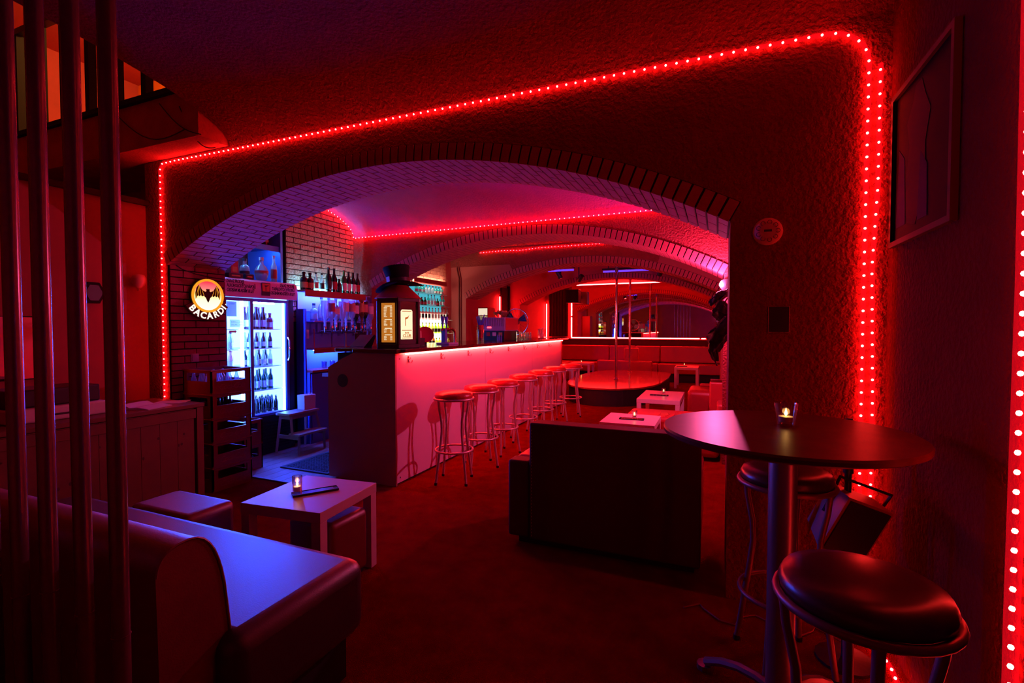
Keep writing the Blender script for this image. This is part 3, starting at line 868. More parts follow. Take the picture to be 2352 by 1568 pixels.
obj('rail', M().tube([(-0.3, 0, 2.32), (0.3, 0, 2.32)], 0.012, 8), 'black', dk2)
spk = thing('wall_speaker', 'black loudspeaker mounted high beside the far mirror', 'speaker', (-3.43, 12.2, 1.92))
obj('cabinet', M().box(-0.17, 0.17, -0.12, 0.14, 0, 0.34), 'black', spk, bevel=0.01)
obj('grille', M().box(-0.155, 0.155, -0.128, -0.12, 0.015, 0.325), 'black_matt', spk)
obj('bracket', M().box(-0.03, 0.03, 0.14, 0.44, 0.14, 0.2), 'black', spk)

# ceiling fixtures near the stage
def batten(label, loc, L, rz):
    t = thing('violet_tube_light', label, 'tube light', loc, rz, 'violet tube lights')
    obj('tube', M().tube([(-L / 2, 0, 0), (L / 2, 0, 0)], 0.016, 8), 'e_uv', t, smooth=40)
    obj('housing', M().box(-L / 2 - 0.02, L / 2 + 0.02, -0.02, 0.02, 0.025, 0.06).tube([(-L * 0.4, 0, 0.06), (-L * 0.4, 0, 0.29)], 0.008, 6).tube([(L * 0.4, 0, 0.06), (L * 0.4, 0, 0.29)], 0.008, 6), 'black', t)
batten('violet tube light above the front dance pole', (-1.57, 9.5, 2.38), 1.0, 0.0)
batten('short violet tube light at the left above the stage', (-2.72, 8.8, 2.36), 0.5, 0.0)
def can_spot(label, loc, rot, lit=True):
    t = thing('spot_lamp', label, 'spotlight', loc, 0, 'ceiling spot lamps')
    b = obj('can', M().lathe([(0.0001, 0.0), (0.045, 0.0), (0.05, 0.03), (0.045, 0.14), (0.0001, 0.15)], 14), 'black', t, None, rot, smooth=40)
    if lit:
        obj('lens', M().lathe([(0.0001, -0.002), (0.03, -0.002), (0.03, 0.0)], 12), 'e_red_spot', b)
        lamp('beam', 'SPOT', b, (0, 0, -0.02), 60, (1.0, 0.012, 0.012), 0.03, None, 2.2, 0.6)
    obj('yoke', M().tube([(0, 0, 0.08), (0, 0, 0.43)], 0.012, 6), 'black', t)
can_spot('small red spot lamp left above the stage', (-2.80, 9.06, 2.24), (0.3, -0.45, 0))
can_spot('black spot lamp hanging above the left of the stage', (-2.50, 9.28, 2.20), (0.4, 0.7, 0), False)
can_spot('small red spot lamp right above the stage', (-1.0, 9.3, 2.24), (0.3, 0.4, 0))

# bright white spot lamp on the right-hand pier
sp = thing('clamp_lamp', 'bright white clamp lamp on the right-hand pier of the second arch', 'lamp', (0.035, 4.90, 1.69))
obj('bulb', M().sphere((0, 0, 0), 0.026, 12, 8), 'e_spot', sp, smooth=60)
obj('shade', M().lathe([(0.03, 0.02), (0.05, -0.01), (0.055, -0.06), (0.0001, -0.075)], 14), 'black', sp, (0.03, 0.045, 0.01), (-PI / 2 + 0.2, 0, 0), smooth=40)
obj('bracket', M().box(0.0, 0.05, 0.05, 0.10, -0.05, 0.05), 'black', sp)
lamp('beam', 'POINT', sp, (-0.045, -0.045, 0), W_SPOT, (1.0, 0.10, 0.33), 0.02)  # beam tinted pink to colour the bar front; the bulb stays white

# black garments hanging along the right-hand side wall beyond the first arch
def garment(name, label, cat, pts, parent_loc, straps):
    t = thing(name, label, cat, parent_loc, 0, 'black things hung by the pier')
    NS, NA = 26, 22
    vs, fs = [], []
    L = len(pts) - 1
    for i in range(NS + 1):
        u = i / NS * L
        k = min(int(u), L - 1); f = u - k
        f = f * f * (3 - 2 * f)
        c = [pts[k][q] * (1 - f) + pts[k + 1][q] * f for q in range(4)]
        for j in range(NA):
            a = 2 * PI * j / NA
            fold = 1 + 0.20 * math.sin(5 * a + 2.2 * u) + 0.12 * math.sin(9 * a - 3 * u) + 0.06 * math.sin(17 * u)
            vs.append((c[0] + c[3] * fold * math.cos(a), c[1] + 0.8 * c[3] * fold * math.sin(a), c[2] + 0.25 * c[3] * math.sin(3 * a + u)))
    for i in range(NS):
        for j in range(NA):
            j2 = (j + 1) % NA
            fs.append((i * NA + j, i * NA + j2, (i + 1) * NA + j2, (i + 1) * NA + j))
    fs += [tuple(range(NA)), tuple(range(NS * NA, NS * NA + NA))]
    obj('cloth', M().add(vs, fs), 'cloth', t, smooth=80)
    sm = M()
    for s in straps: sm.tube(s, 0.006, 6)
    obj('strap', sm, 'black', t, smooth=60)
garment('hanging_hat', 'black wide hat hung just below the white clamp lamp', 'hat', [(-0.075, -0.02, -0.08, 0.004), (-0.06, 0, -0.05, 0.03), (-0.03, 0, -0.02, 0.05), (0.01, 0, 0.02, 0.055), (0.03, 0.0, 0.05, 0.02)], (0.02, 4.55, 1.56), [[(0.04, 0, 0.05), (0.09, 0.0, 0.10), (0.3, 0, 0.12)], [(0.0, 0, -0.03), (-0.03, 0, -0.10), (0.02, 0, -0.12)]])
garment('hanging_mask', 'glossy black rounded mask hung in the middle by the pier', 'mask', [(0.0, 0, 0.09, 0.02), (0.01, 0, 0.05, 0.05), (0.01, 0, 0.0, 0.062), (0.02, 0, -0.05, 0.05), (0.03, 0, -0.08, 0.02)], (0.02, 4.3, 1.42), [[(0.03, 0, 0.08), (0.08, 0, 0.16), (0.3, 0, 0.18)]])
garment('hanging_jacket', 'black jacket hung lowest by the pier with trailing straps', 'jacket', [(0.05, 0, 0.12, 0.02), (0.03, 0, 0.06, 0.05), (-0.01, 0, 0.0, 0.07), (-0.03, 0, -0.08, 0.055), (-0.05, 0, -0.15, 0.035), (-0.03, 0, -0.22, 0.02)], (0.02, 4.1, 1.26), [[(0.05, 0, 0.12), (0.1, 0, 0.2), (0.3, 0, 0.22)], [(-0.06, 0, -0.12), (-0.045, 0, -0.2), (-0.02, 0, -0.26)]])

# ================================================================== FRIDGE
FX, FY0, FY1 = -4.20, 3.10, 3.92
FR = thing('drinks_fridge', 'tall glowing drinks fridge with two glass doors and a printed banner', 'fridge', (FX, FY0, 0))
W = FY1 - FY0
body = M().box(-0.58, -0.55, 0, W, 0, 1.76).box(-0.55, 0.0, 0, 0.03, 0, 1.76).box(-0.55, 0.0, W - 0.06, W, 0, 1.76).box(-0.55, 0.0, 0.03, W - 0.06, 1.60, 1.76).box(-0.55, 0.0, 0.03, W - 0.06, 0.0, 0.40)
obj('cabinet', body, 'black', FR)
obj('liner', M().box(-0.548, -0.535, 0.03, W - 0.06, 0.40, 1.60), 'e_fridge_back', FR)
obj('side_liner', M().box(-0.535, -0.03, W - 0.064, W - 0.0605, 0.40, 1.60), 'e_fridge_side', FR)
obj('side_liner', M().box(-0.535, -0.03, 0.0305, 0.034, 0.40, 1.60), 'e_fridge_side', FR)
for k, z in enumerate((0.425, 0.66, 0.90, 1.085, 1.28)):
    obj('shelf', M().box(-0.53, -0.06, 0.035, W - 0.065, z - 0.008, z), 'white_shelf', FR)
obj('tube_lamp', M().tube([(-0.055, 0.245, 0.42), (-0.055, 0.245, 1.57)], 0.016, 10), 'e_fridge', FR, smooth=40)
obj('tube_lamp', M().tube([(-0.055, W - 0.085, 0.42), (-0.055, W - 0.085, 1.57)], 0.010, 10), 'e_fridge', FR, smooth=40)
obj('top_lamp', M().tube([(-0.10, 0.40, 1.545), (-0.10, 0.66, 1.545)], 0.010, 10), 'e_fridge', FR, smooth=40)
def door(y0, y1, dx):
    d = obj('door', M().box(dx, dx + 0.02, y0, y0 + 0.03, 0.40, 1.58).box(dx, dx + 0.02, y1 - 0.035, y1, 0.40, 1.58).box(dx, dx + 0.02, y0 + 0.03, y1 - 0.035, 0.40, 0.425).box(dx, dx + 0.02, y0 + 0.03, y1 - 0.035, 1.55, 1.58), 'blue_panel', FR)
    obj('pane', M().box(dx + 0.006, dx + 0.010, y0 + 0.03, y1 - 0.035, 0.425, 1.55), 'pane', d)
    return d
d1 = door(0.0, 0.31, 0.002)
d2 = door(0.30, 0.76, -0.022)
obj('handle', M().tube([(0.0, 0.745, 0.95), (0.018, 0.745, 0.98), (0.018, 0.745, 1.16), (0.0, 0.745, 1.19)], 0.010, 8), 'chrome', d2, smooth=40)
gr = M()
for k in range(9): gr.box(0.001, 0.006, 0.06, W - 0.08, 0.06 + k * 0.032, 0.075 + k * 0.032)
obj('grille', gr, 'black_matt', FR)
bn = M()
bn.prism([(0.0, 1.59), (0.03, 1.585), (0.045, 1.66), (0.035, 1.74), (0.0, 1.765)], 'Y', -0.05, W + 0.02)
bnr = obj('banner', bn, 'banner', FR, bevel=0.004)
RX = Euler((PI / 2, 0, PI / 2)).to_matrix()
def wall_text(parent, body, size, mat, x, y, z, tilt=0.0, **kw):
    me = text_mesh(body, size, mat, **kw)
    o = link('lettering', me, parent, (x, y, z), (PI / 2 + tilt, 0, PI / 2))
    o.scale = (0.56, 1, 1)
    return o
for s, y, z, al in [('ZÁKAZ PRODEJE', 0.02, 1.728, 'LEFT'), ('ALKOHOLICKÝCH NÁPOJŮ', 0.02, 1.688, 'LEFT'), ('OSOBÁM MLADŠÍM 18 LET', 0.02, 1.645, 'LEFT'), ('ZÁKAZ PRODEJE', 0.80, 1.728, 'RIGHT'), ('TABÁKOVÝCH VÝROBKŮ', 0.80, 1.688, 'RIGHT'), ('OSOBÁM MLADŠÍCH 18 LET', 0.80, 1.645, 'RIGHT')]:
    xx = 0.0372 if z > 1.70 else (0.0422 if z > 1.66 else 0.0428)
    wall_text(bnr, s, 0.047, 'ink', xx + 0.0006, y, z, -0.125 if z > 1.66 else 0.2, align=al, bold=0.0008, spacing=0.92, shear=0.12)
lg = obj('emblem', M().prism([(0.392, 1.612), (0.488, 1.612), (0.492, 1.74), (0.388, 1.74)], 'X', 0.0465, 0.0475), 'ink', bnr)
obj('emblem_field', M().prism([(0.40, 1.655), (0.48, 1.655), (0.484, 1.733), (0.396, 1.733)], 'X', 0.0475, 0.0480), pbr('emblem_orange', (0.75, 0.12, 0.05), 0.5), bnr)
obj('emblem_tree', M().prism([(0.434, 1.66), (0.442, 1.66), (0.442, 1.70), (0.466, 1.71), (0.470, 1.726), (0.455, 1.716), (0.425, 1.715), (0.421, 1.706), (0.434, 1.70)], 'X', 0.0480, 0.0485), 'ink', bnr)
# notices stuck on the glass
def notice(label, y0, y1, z0, z1, lines, mat='thin_white'):
    t = thing('notice', label, 'notice', (FX + 0.0235, FY0 + y0, z0), 0, 'notices on the fridge glass')
    obj('sheet', M().box(0, 0.0012, 0, y1 - y0, 0, z1 - z0), mat, t)
    for (s, z, size, al) in lines:
        me = text_mesh(s, size, 'ink_blue', align='CENTER', extrude=0.0003)
        link('lettering', me, t, (0.0017, (y1 - y0) / 2, z), (PI / 2, 0, PI / 2))
notice('printed notice at the top left of the fridge door', 0.03, 0.13, 1.40, 1.54, [('tržby', 0.12, 0.03, 0)] + [('- - - - - - - -', 0.095 - k * 0.018, 0.014, 0) for k in range(5)], 'thin_paper')
notice('exchange rate notice on the left fridge door', 0.06, 0.215, 1.30, 1.37, [('EURO.......24 KČ', 0.048, 0.019, 0), ('DOLAR.....20 KČ', 0.022, 0.019, 0)])
ar = thing('arrow_sticker', 'small white arrow sticker on the left fridge door', 'sticker', (FX + 0.0235, FY0 + 0.05, 1.25), 0, 'stickers on the fridge')
obj('arrow', M().prism([(0, 0), (0.06, 0), (0.06, -0.008), (0.08, 0.009), (0.06, 0.026), (0.06, 0.018), (0, 0.018)], 'X', 0, 0.001), 'paper', ar)
obj('outline', M().tube([(0.0012, 0.0, 0.0), (0.0012, 0.06, 0), (0.0012, 0.08, 0.009), (0.0012, 0.06, 0.018), (0.0012, 0, 0.018)], 0.0008, 4, True), 'ink_blue', ar)

# ================================================================== BOTTLES
PROFILES = {
    'beer': [(0.0001, 0), (0.029, 0), (0.030, 0.006), (0.030, 0.115), (0.026, 0.14), (0.014, 0.175), (0.0125, 0.205), (0.0135, 0.21), (0.0135, 0.222), (0.0001, 0.222)],
    'wine': [(0.0001, 0), (0.036, 0), (0.037, 0.008), (0.037, 0.17), (0.031, 0.20), (0.0155, 0.235), (0.0135, 0.29), (0.0155, 0.292), (0.0155, 0.305), (0.0001, 0.305)],
    'spirit': [(0.0001, 0), (0.037, 0), (0.039, 0.006), (0.039, 0.165), (0.030, 0.195), (0.015, 0.21), (0.014, 0.26), (0.016, 0.262), (0.016, 0.285), (0.0001, 0.285)],
    'tall': [(0.0001, 0), (0.032, 0), (0.033, 0.006), (0.034, 0.185), (0.016, 0.225), (0.0135, 0.285), (0.015, 0.288), (0.015, 0.31), (0.0001, 0.31)],
    'round': [(0.0001, 0), (0.030, 0), (0.044, 0.02), (0.056, 0.06), (0.054, 0.095), (0.038, 0.125), (0.017, 0.145), (0.015, 0.175), (0.019, 0.18), (0.019, 0.205), (0.0001, 0.205)],
    'squat': [(0.0001, 0), (0.042, 0), (0.043, 0.006), (0.043, 0.11), (0.036, 0.135), (0.017, 0.15), (0.016, 0.18), (0.018, 0.182), (0.018, 0.205), (0.0001, 0.205)],
}
def bottle_parts(t, kind, gmat, lmat, cmat, s=1.0, flip=False):
    pr = PROFILES[kind]
    f = lambda z: (pr[-1][1] - z if flip else z) * s
    P = [(r * s, f(z)) for r, z in pr]
    if flip: P = P[::-1]
    obj('glass_body', M().lathe(P, 14), gmat, t, smooth=45)
    rmax = max(r for r, z in pr) * s
    zs = [z for r, z in pr if r * s > rmax * 0.93]
    a, b = min(zs), max(zs)
    if lmat:
        z0, z1 = a + (b - a) * 0.22, a + (b - a) * 0.80
        q = sorted([f(z0), f(z1)])
        obj('label_band', M().lathe([(rmax + 0.0008, q[0]), (rmax + 0.0008, q[1])], 14), lmat, t, smooth=45)
    if cmat:
        z0, z1 = pr[-3][1], pr[-1][1]
        q = sorted([f(z0), f(z1 + 0.002)])
        rc = pr[-2][0] * s + 0.001
        obj('cap', M().lathe([(0.0001, q[0]), (rc, q[0]), (rc, q[1]), (0.0001, q[1])], 12), cmat, t, smooth=45)
    return t
PROTO = {}
ORD = ['first', 'second', 'third', 'fourth', 'fifth', 'sixth', 'seventh', 'eighth', 'ninth', 'tenth', 'eleventh', 'twelfth', 'thirteenth', 'fourteenth']
def bottle(label, group, kind, gmat, lmat, cmat, loc, s=1.0, flip=False, name='bottle'):
    key = (name, kind, gmat, lmat, cmat, s, flip)
    if key in PROTO:
        o = dup(PROTO[key], loc, random.uniform(0, 6))
        o['label'] = label; o['group'] = group
        return o
    t = thing(name, label, 'bottle', loc, random.uniform(0, 6), group)
    bottle_parts(t, kind, gmat, lmat, cmat, s, flip)
    PROTO[key] = t
    return t

# inside the fridge
for z, sh, kinds in [(1.28, 'top', [('beer', 'g_brown', 'lab_white', 'lab_red', 1.0)] * 6 + [('squat', 'g_red', 'lab_white', 'lab_red', 0.8)] * 2),
                     (1.085, 'second', [('beer', 'g_dark', 'lab_white', 'lab_gold', 0.72), ('beer', 'g_clear', 'lab_white', 'lab_white', 0.72)] * 4),
                     (0.90, 'third', [('beer', 'g_clear', 'lab_white', 'lab_white', 0.75), ('beer', 'g_dark', 'lab_gold', 'lab_gold', 0.75)] * 4),
                     (0.66, 'fourth', [('wine', 'g_green', 'lab_white', 'lab_gold', 0.68)] * 8)]:
    for i, (k, g, l, c, s) in enumerate(kinds):
        row, colm = i % 2, i // 2
        bottle('bottle on the %s shelf behind the right fridge door, %s row, %s from left' % (sh, ['front', 'back'][row], ORD[colm]), 'bottles on the %s fridge shelf, right' % sh, k, g, l, c, (FX - 0.10 - 0.09 * row, FY0 + 0.36 + colm * 0.082 + 0.02 * row, z + 0.0005), s)
for i in range(15):
    row, colm = i % 3, i // 3
    bottle('small dark bottle on the bottom fridge shelf, %s row, %s from left' % (['front', 'middle', 'back'][row], ORD[colm]), 'bottles on the bottom fridge shelf', 'beer', 'g_dark', None, 'lab_white', (FX - 0.09 - 0.075 * row, FY0 + 0.36 + colm * 0.075 + 0.015 * row, 0.4255), 0.72)
for z, sh, g, s in [(1.085, 'second', 'g_clear', 0.72), (0.90, 'third', 'g_rose', 0.75)]:
    for i in range(4):
        bottle('bottle on the %s shelf behind the left fridge door, %s from left' % (sh, ORD[i]), 'bottles on the %s fridge shelf, left' % sh, 'beer', g, 'lab_white', 'lab_red', (FX - 0.12 - 0.08 * (i % 2), FY0 + 0.075 + 0.05 * i, z + 0.0005), s)

# on top of the fridge
SHF = thing('wall_shelf', 'dark wall shelf with tall side board above the fridge', 'shelf', (-4.50, 3.10, 2.13))
obj('board', M().box(-0.30, 0.17, -0.08, 0.76, 0, 0.025), 'blue_panel', SHF)
obj('added_under_led', M().box(0.12, 0.135, -0.02, 0.72, -0.012, -0.002), 'e_blue_soft', SHF)  # added LED that lights the niche blue
obj('led_lip', M().box(0.165, 0.17, -0.08, 0.76, -0.03, 0.0), 'blue_panel', SHF)  # lip added to hide the LED
obj('side_board', M().box(-0.30, 0.19, 0.76, 0.79, -0.36, 0.55), 'blue_panel', SHF)
FT = 1.7665
for lb, dims, loc, mt in [('flat dark gift box lying on the fridge front edge', (0.075, 0.15, 0.045), (-4.25, 3.26, FT), 'lab_dark'), ('small dark gift box at the right of the fridge boxes', (0.07, 0.09, 0.05), (-4.25, 3.41, FT), 'ink'), ('tall dark red gift carton standing on the fridge', (0.08, 0.08, 0.20), (-4.36, 3.33, FT), 'lab_red')]:
    t = thing('gift_box', lb, 'box', loc, 0, 'gift boxes on the fridge')
    a, b, c = dims
    obj('carton', M().box(-a / 2, a / 2, -b / 2, b / 2, 0, c), mt, t, bevel=0.002)
    obj('print', M().box(a / 2, a / 2 + 0.0008, -b * 0.3, b * 0.3, c * 0.35, c * 0.6), 'lab_gold', t)
bottle('clear squat bottle standing left on the fridge top', 'bottles on the fridge top', 'squat', 'g_clear', 'lab_dark', 'lab_dark', (-4.36, 3.47, FT), 1.05)
bottle('round clear decanter with a dark medallion on the fridge top', 'bottles on the fridge top', 'round', 'g_clear', 'lab_red', 'lab_white', (-4.26, 3.58, FT), 1.15)
bottle('slim bottle with a dark label at the right of the fridge top', 'bottles on the fridge top', 'tall', 'g_clear', 'lab_red', 'lab_white', (-4.26, 3.73, FT), 0.88)
bottle('dark low bottle at the left of the fridge top', 'bottles on the fridge top', 'squat', 'g_green', 'lab_dark', 'lab_gold', (-4.36, 3.16, FT), 0.8)
for i in range(6):
    k, g = [('spirit', 'g_amber'), ('spirit', 'g_green'), ('tall', 'g_amber'), ('spirit', 'g_lime'), ('squat', 'g_dark'), ('wine', 'g_dark')][i]
    bottle('bottle %s on the shelf above the fridge' % ['leftmost', 'second', 'third', 'fourth', 'fifth', 'rightmost'][i], 'bottles on the shelf above the fridge', k, g, 'lab_gold' if i % 2 else None, 'lab_dark', (-4.40, 3.22 + i * 0.105, 2.1555), 0.95)

# ================================================================== BACK BAR 1
BB = thing('back_bar', 'blue lit back bar with shelves against the brick wall', 'shelf unit', (-4.32, 4.06, 0))
obj('base_cabinet', M().box(0.015, 0.20, 0.0, 0.93, 0, 0.80), 'blue_panel', BB, bevel=0.003)
obj('cabinet_door', M().box(0.20, 0.212, 0.02, 0.30, 0.05, 0.78), 'blue_panel', BB)
obj('worktop', M().box(0.015, 0.24, 0.0, 0.93, 0.80, 0.825), 'roof', BB)
obj('back_panel', M().box(0.015, 0.03, 0.0, 0.93, 0.825, 1.69), 'blue_panel', BB)
obj('lilac_panel', M().box(0.03, 0.036, 0.0, 0.93, 1.48, 1.69), 'lilac_panel', BB)
obj('side_panel', M().box(0.03, 0.16, -0.02, 0.0, 0.0, 1.50), 'blue_panel', BB)
obj('middle_shelf', M().box(0.03, 0.17, 0.10, 0.93, 1.045, 1.06), 'roof', BB)
obj('side_trim', M().box(0.16, 0.168, 0.10, 0.108, 1.06, 1.28), 'roof', BB)
obj('top_shelf', M().box(0.015, 0.20, -0.05, 0.935, 1.69, 1.71), 'roof', BB)
obj('optic_rail', M().tube([(0.24, 0.12, 1.255), (0.24, 0.93, 1.255)], 0.009, 8), 'chrome', BB)
obj('rail_arm', M().tube([(0.03, 0.5, 1.255), (0.24, 0.5, 1.255)], 0.008, 8), 'chrome', BB)
obj('rail_leg', M().box(0.22, 0.235, 0.52, 0.54, 0.825, 1.25), 'steel_dark', BB)
obj('added_rear_led', M().box(0.07, 0.08, -0.02, 0.92, 1.712, 1.722), 'e_cyan', BB)  # added LED for the cyan glow on the bricks
obj('added_under_led', M().box(0.165, 0.18, 0.0, 0.93, 1.677, 1.689), 'e_blue', BB)  # added LED that turns the back bar blue
obj('led_lip', M().box(0.195, 0.202, -0.05, 0.935, 1.635, 1.69), 'roof', BB)  # lip added to keep the upper LED out of sight
obj('led_lip', M().box(0.163, 0.17, 0.10, 0.93, 1.005, 1.045), 'roof', BB)  # lip added to keep the lower LED out of sight
obj('added_shelf_led', M().box(0.13, 0.145, 0.12, 0.92, 1.034, 1.044), 'e_blue', BB)  # added LED, more blue below the middle shelf
nt = thing('paper_note', 'small white paper note on the blue back bar panel', 'note', (-4.283, 4.13, 1.17))
obj('sheet', M().box(0, 0.001, 0, 0.085, 0, 0.10), 'paper', nt)
obj('fold', M().box(0.001, 0.0016, 0.0, 0.085, 0.085, 0.1), 'white', nt)
# row on the top shelf
row = [('squat', 'g_dark', 'lab_gold', 'g_dark', 0.95, 'dark bottle with a round seal, left end of the top shelf'), ('squat', 'g_dark', 'lab_gold', 'g_dark', 0.93, 'second dark bottle with a round seal on the top shelf'),
       ('spirit', 'g_clear', 'lab_pink', 'lab_dark', 0.72, 'short bottle with a pink label on the top shelf'), ('spirit', 'g_clear', 'lab_dark', 'lab_dark', 0.70, 'short bottle with a dark label on the top shelf'),
       ('wine', 'g_dark', 'lab_dark', 'g_dark', 0.92, 'tall brown wine bottle, first of the middle pair on the top shelf'), ('wine', 'g_dark', 'lab_red', 'g_dark', 0.92, 'tall brown wine bottle, second of the middle pair on the top shelf'),
       ('squat', 'g_dark', 'lab_dark', 'g_dark', 0.8, 'low black bottle right of the wine pair on the top shelf'), ('wine', 'g_green', 'lab_white', 'g_dark', 0.9, 'green wine bottle, first of four at the shelf end'),
       ('wine', 'g_dark', 'lab_white', 'g_dark', 0.88, 'dark wine bottle, second of four at the shelf end'), ('wine', 'g_dark', 'lab_white', 'g_dark', 0.87, 'dark wine bottle, third of four at the shelf end'), ('wine', 'g_dark', 'lab_red', 'g_dark', 0.86, 'dark wine bottle, last of four at the shelf end')]
ys = [4.06, 4.148, 4.235, 4.325, 4.43, 4.52, 4.60, 4.685, 4.765, 4.845, 4.925]
for (k, g, l, c, s, lb), y in zip(row, ys):
    bottle(lb, 'bottles on the top back bar shelf', k, g, l, c, (-4.19, y, 1.7105), s)
# row standing on the optic line (upright behind) and the inverted ones
opt = [('spirit', 'g_clear', None), ('spirit', 'g_clear', 'lab_red'), ('squat', 'g_clear', 'lab_white'), ('spirit', 'g_clear', None), ('tall', 'g_clear', 'lab_white'), ('spirit', 'g_clear', 'lab_pink'), ('spirit', 'g_dark', 'lab_white'), ('tall', 'g_amber', 'lab_gold'), ('spirit', 'g_dark', 'lab_pink'), ('spirit', 'g_clear', 'lab_white')]
on = ['first', 'second', 'third', 'fourth', 'fifth', 'sixth', 'seventh', 'eighth', 'ninth', 'last']
for i, (k, g, l) in enumerate(opt):
    y = 4.20 + i * 0.083
    b = bottle('upside-down spirit bottle in the optic rack, %s from the fridge' % on[i], 'upside-down bottles in the optic rack', k, g, l, None, (-4.03 + 0.02 * (i % 2), y, 1.31 + 0.01 * (i % 3)), 1.0, True, 'optic_bottle')
    m = M().lathe([(0.006, -0.075), (0.010, -0.06), (0.016, -0.05), (0.018, -0.01), (0.013, 0.0)], 10)
    obj('measure', m, 'chrome', b, smooth=45)
    obj('valve', M().box(-0.008, 0.008, -0.022, 0.022, -0.085, -0.075), 'black', b)
for i in range(7):
    k, g, l = [('squat', 'g_clear', 'lab_white'), ('spirit', 'g_clear', 'lab_pink'), ('spirit', 'g_clear', 'lab_pink'), ('spirit', 'g_brown', 'lab_dark'), ('spirit', 'g_brown', 'lab_dark'), ('squat', 'g_brown', 'lab_gold'), ('wine', 'g_brown', 'lab_gold')][i]
    bottle('upright bottle behind the optic rack, %s from the fridge' % on[i], 'upright bottles behind the optic rack', k, g, l, 'lab_dark', (-4.19, 4.20 + i * 0.115, 1.3705), 0.95)
obj('bottle_ledge', M().box(0.03, 0.19, 0.08, 0.93, 1.357, 1.37), 'lilac_panel', BB)
def tumbler(label, group, loc, r=0.028, h=0.075, up=True):
    t = thing('drinking_glass', label, 'glass', loc, 0, group)
    obj('bowl', M().lathe([(0.0001, 0.006), (r * 0.8, 0.006), (r, h), (r * 1.0, h - 0.001), (r * 0.9, 0.0), (0.0001, 0.0)], 12), 'tumbler', t, smooth=45)
    obj('rim', M().tube([(r * math.cos(2 * PI * k / 12), r * math.sin(2 * PI * k / 12), h) for k in range(12)], 0.0016, 5, True), 'clear', t)
    return t
tg = tumbler('short glass on the back bar worktop, first from left', 'short glasses on the back bar worktop', (-4.16, 4.32, 0.8255))
for i in range(1, 8): dup(tg, (-4.16 - 0.07 * (i % 2), 4.32 + 0.065 * i, 0.8255), 0, 'short glass on the back bar worktop, %s from left' % ORD[i])

# ================================================================== BACK BAR 2 (backlit bottles)
B2 = thing('bottle_display', 'stepped backlit bottle display in the bay beyond the second arch', 'shelf unit', (-4.32, 5.95, 0))
obj('base', M().box(0.02, 0.25, 0.0, 1.5, 0, 1.0), 'black', B2)
obj('light_panel', M().box(0.02, 0.035, 0.1, 1.32, 1.02, 1.52), 'e_backlit', B2)
obj('light_panel_upper', M().box(0.02, 0.035, 0.25, 1.15, 1.55, 1.98), emit('teal_backlight', (0.08, 0.50, 0.62), 0.9), B2)
obj('added_top_tube', M().tube([(0.06, 0.35, 2.03), (0.06, 1.25, 2.03)], 0.012, 8), emit('added_display_tube', (1.0, 0.80, 0.50), 60), B2, smooth=40)  # added tube that warms the bricks and the end of the third arch
obj('tube_lip', M().box(0.11, 0.118, 0.25, 1.2, 1.985, 2.055), 'roof', B2)  # lip added in front to hide the tube
SH2 = [(1.005, 0.1, 1.32, 0.20), (1.20, 0.1, 1.32, 0.17), (1.42, 0.12, 1.28, 0.15), (1.64, 0.2, 1.22, 0.13), (1.83, 0.25, 1.15, 0.12)]
for z, a, b, d in SH2:
    obj('shelf', M().box(0.036, d + 0.03, a, b, z - 0.012, z), 'clear', B2)
kinds2 = [[('squat', 'g_yellow', 'lab_white'), ('squat', 'g_yellow', 'lab_gold'), ('spirit', 'g_amber', 'lab_dark')], [('spirit', 'g_yellow', 'lab_dark'), ('spirit', 'g_lime', 'lab_dark'), ('spirit', 'g_yellow', 'lab_gold')], [('tall', 'g_rose', 'lab_pink'), ('tall', 'g_rose', 'lab_dark')], [('spirit', 'g_teal', 'lab_white'), ('squat', 'g_green', 'lab_red'), ('spirit', 'g_clear', 'lab_white')], [('squat', 'g_teal', 'lab_white'), ('squat', 'g_clear', None)]]
sn = ['bottom', 'second', 'middle', 'fourth', 'top']
for r, (z, a, b, d) in enumerate(SH2):
    n = int((b - a - 0.05) / 0.092)
    for i in range(n):
        k, g, l = kinds2[r][(i * 2 + i // 3) % len(kinds2[r])]
        if r == 1 and i > n - 4: g = 'g_lime'
        bottle('backlit bottle on the %s row of the stepped display, %s from left' % (sn[r], ORD[i]), 'backlit bottles, %s row' % sn[r], k, g, l, 'lab_dark', (-4.32 + 0.045 + d * 0.55, 5.95 + a + 0.06 + i * 0.092, z + 0.0005), 0.6)
rb = thing('red_bottle_box', 'red upright carton beside the backlit bottles', 'box', (-4.12, 5.99, 1.0005))
obj('carton', M().box(-0.05, 0.05, -0.035, 0.05, 0, 0.50), 'g_red', rb, bevel=0.003)
obj('lid', M().box(-0.051, 0.051, -0.036, 0.051, 0.5, 0.53), 'lab_dark', rb)

# ================================================================== LANTERN WITH HAT
LN = thing('menu_lantern', 'large hexagonal bar lantern with lit menu and red conical roof', 'lantern', (-2.60, 3.585, 1.1205), math.radians(-54))
RL = 0.205
hexv = [(RL * math.cos(PI / 3 * k), RL * math.sin(PI / 3 * k)) for k in range(6)]
obj('base', M().prism([(x * 1.02, y * 1.02) for x, y in hexv], 'Z', 0, 0.035), 'lantern', LN, bevel=0.004)
obj('crown', M().prism(hexv, 'Z', 0.40, 0.435), 'lantern', LN)
for k in range(6):
    x, y = hexv[k]
    obj('post', M().lathe([(0.018, 0.035), (0.018, 0.40)], 8, (x * 0.93, y * 0.93, 0)), 'lantern', LN)
def face_frame(k):
    """local frame of side face k: origin at the centre, u along the face, n outward"""
    a, b = Vector((*hexv[k], 0)), Vector((*hexv[(k + 1) % 6], 0))
    c = (a + b) / 2
    u = (b - a).normalized()
    return c * 0.93, math.atan2(u.y, u.x)
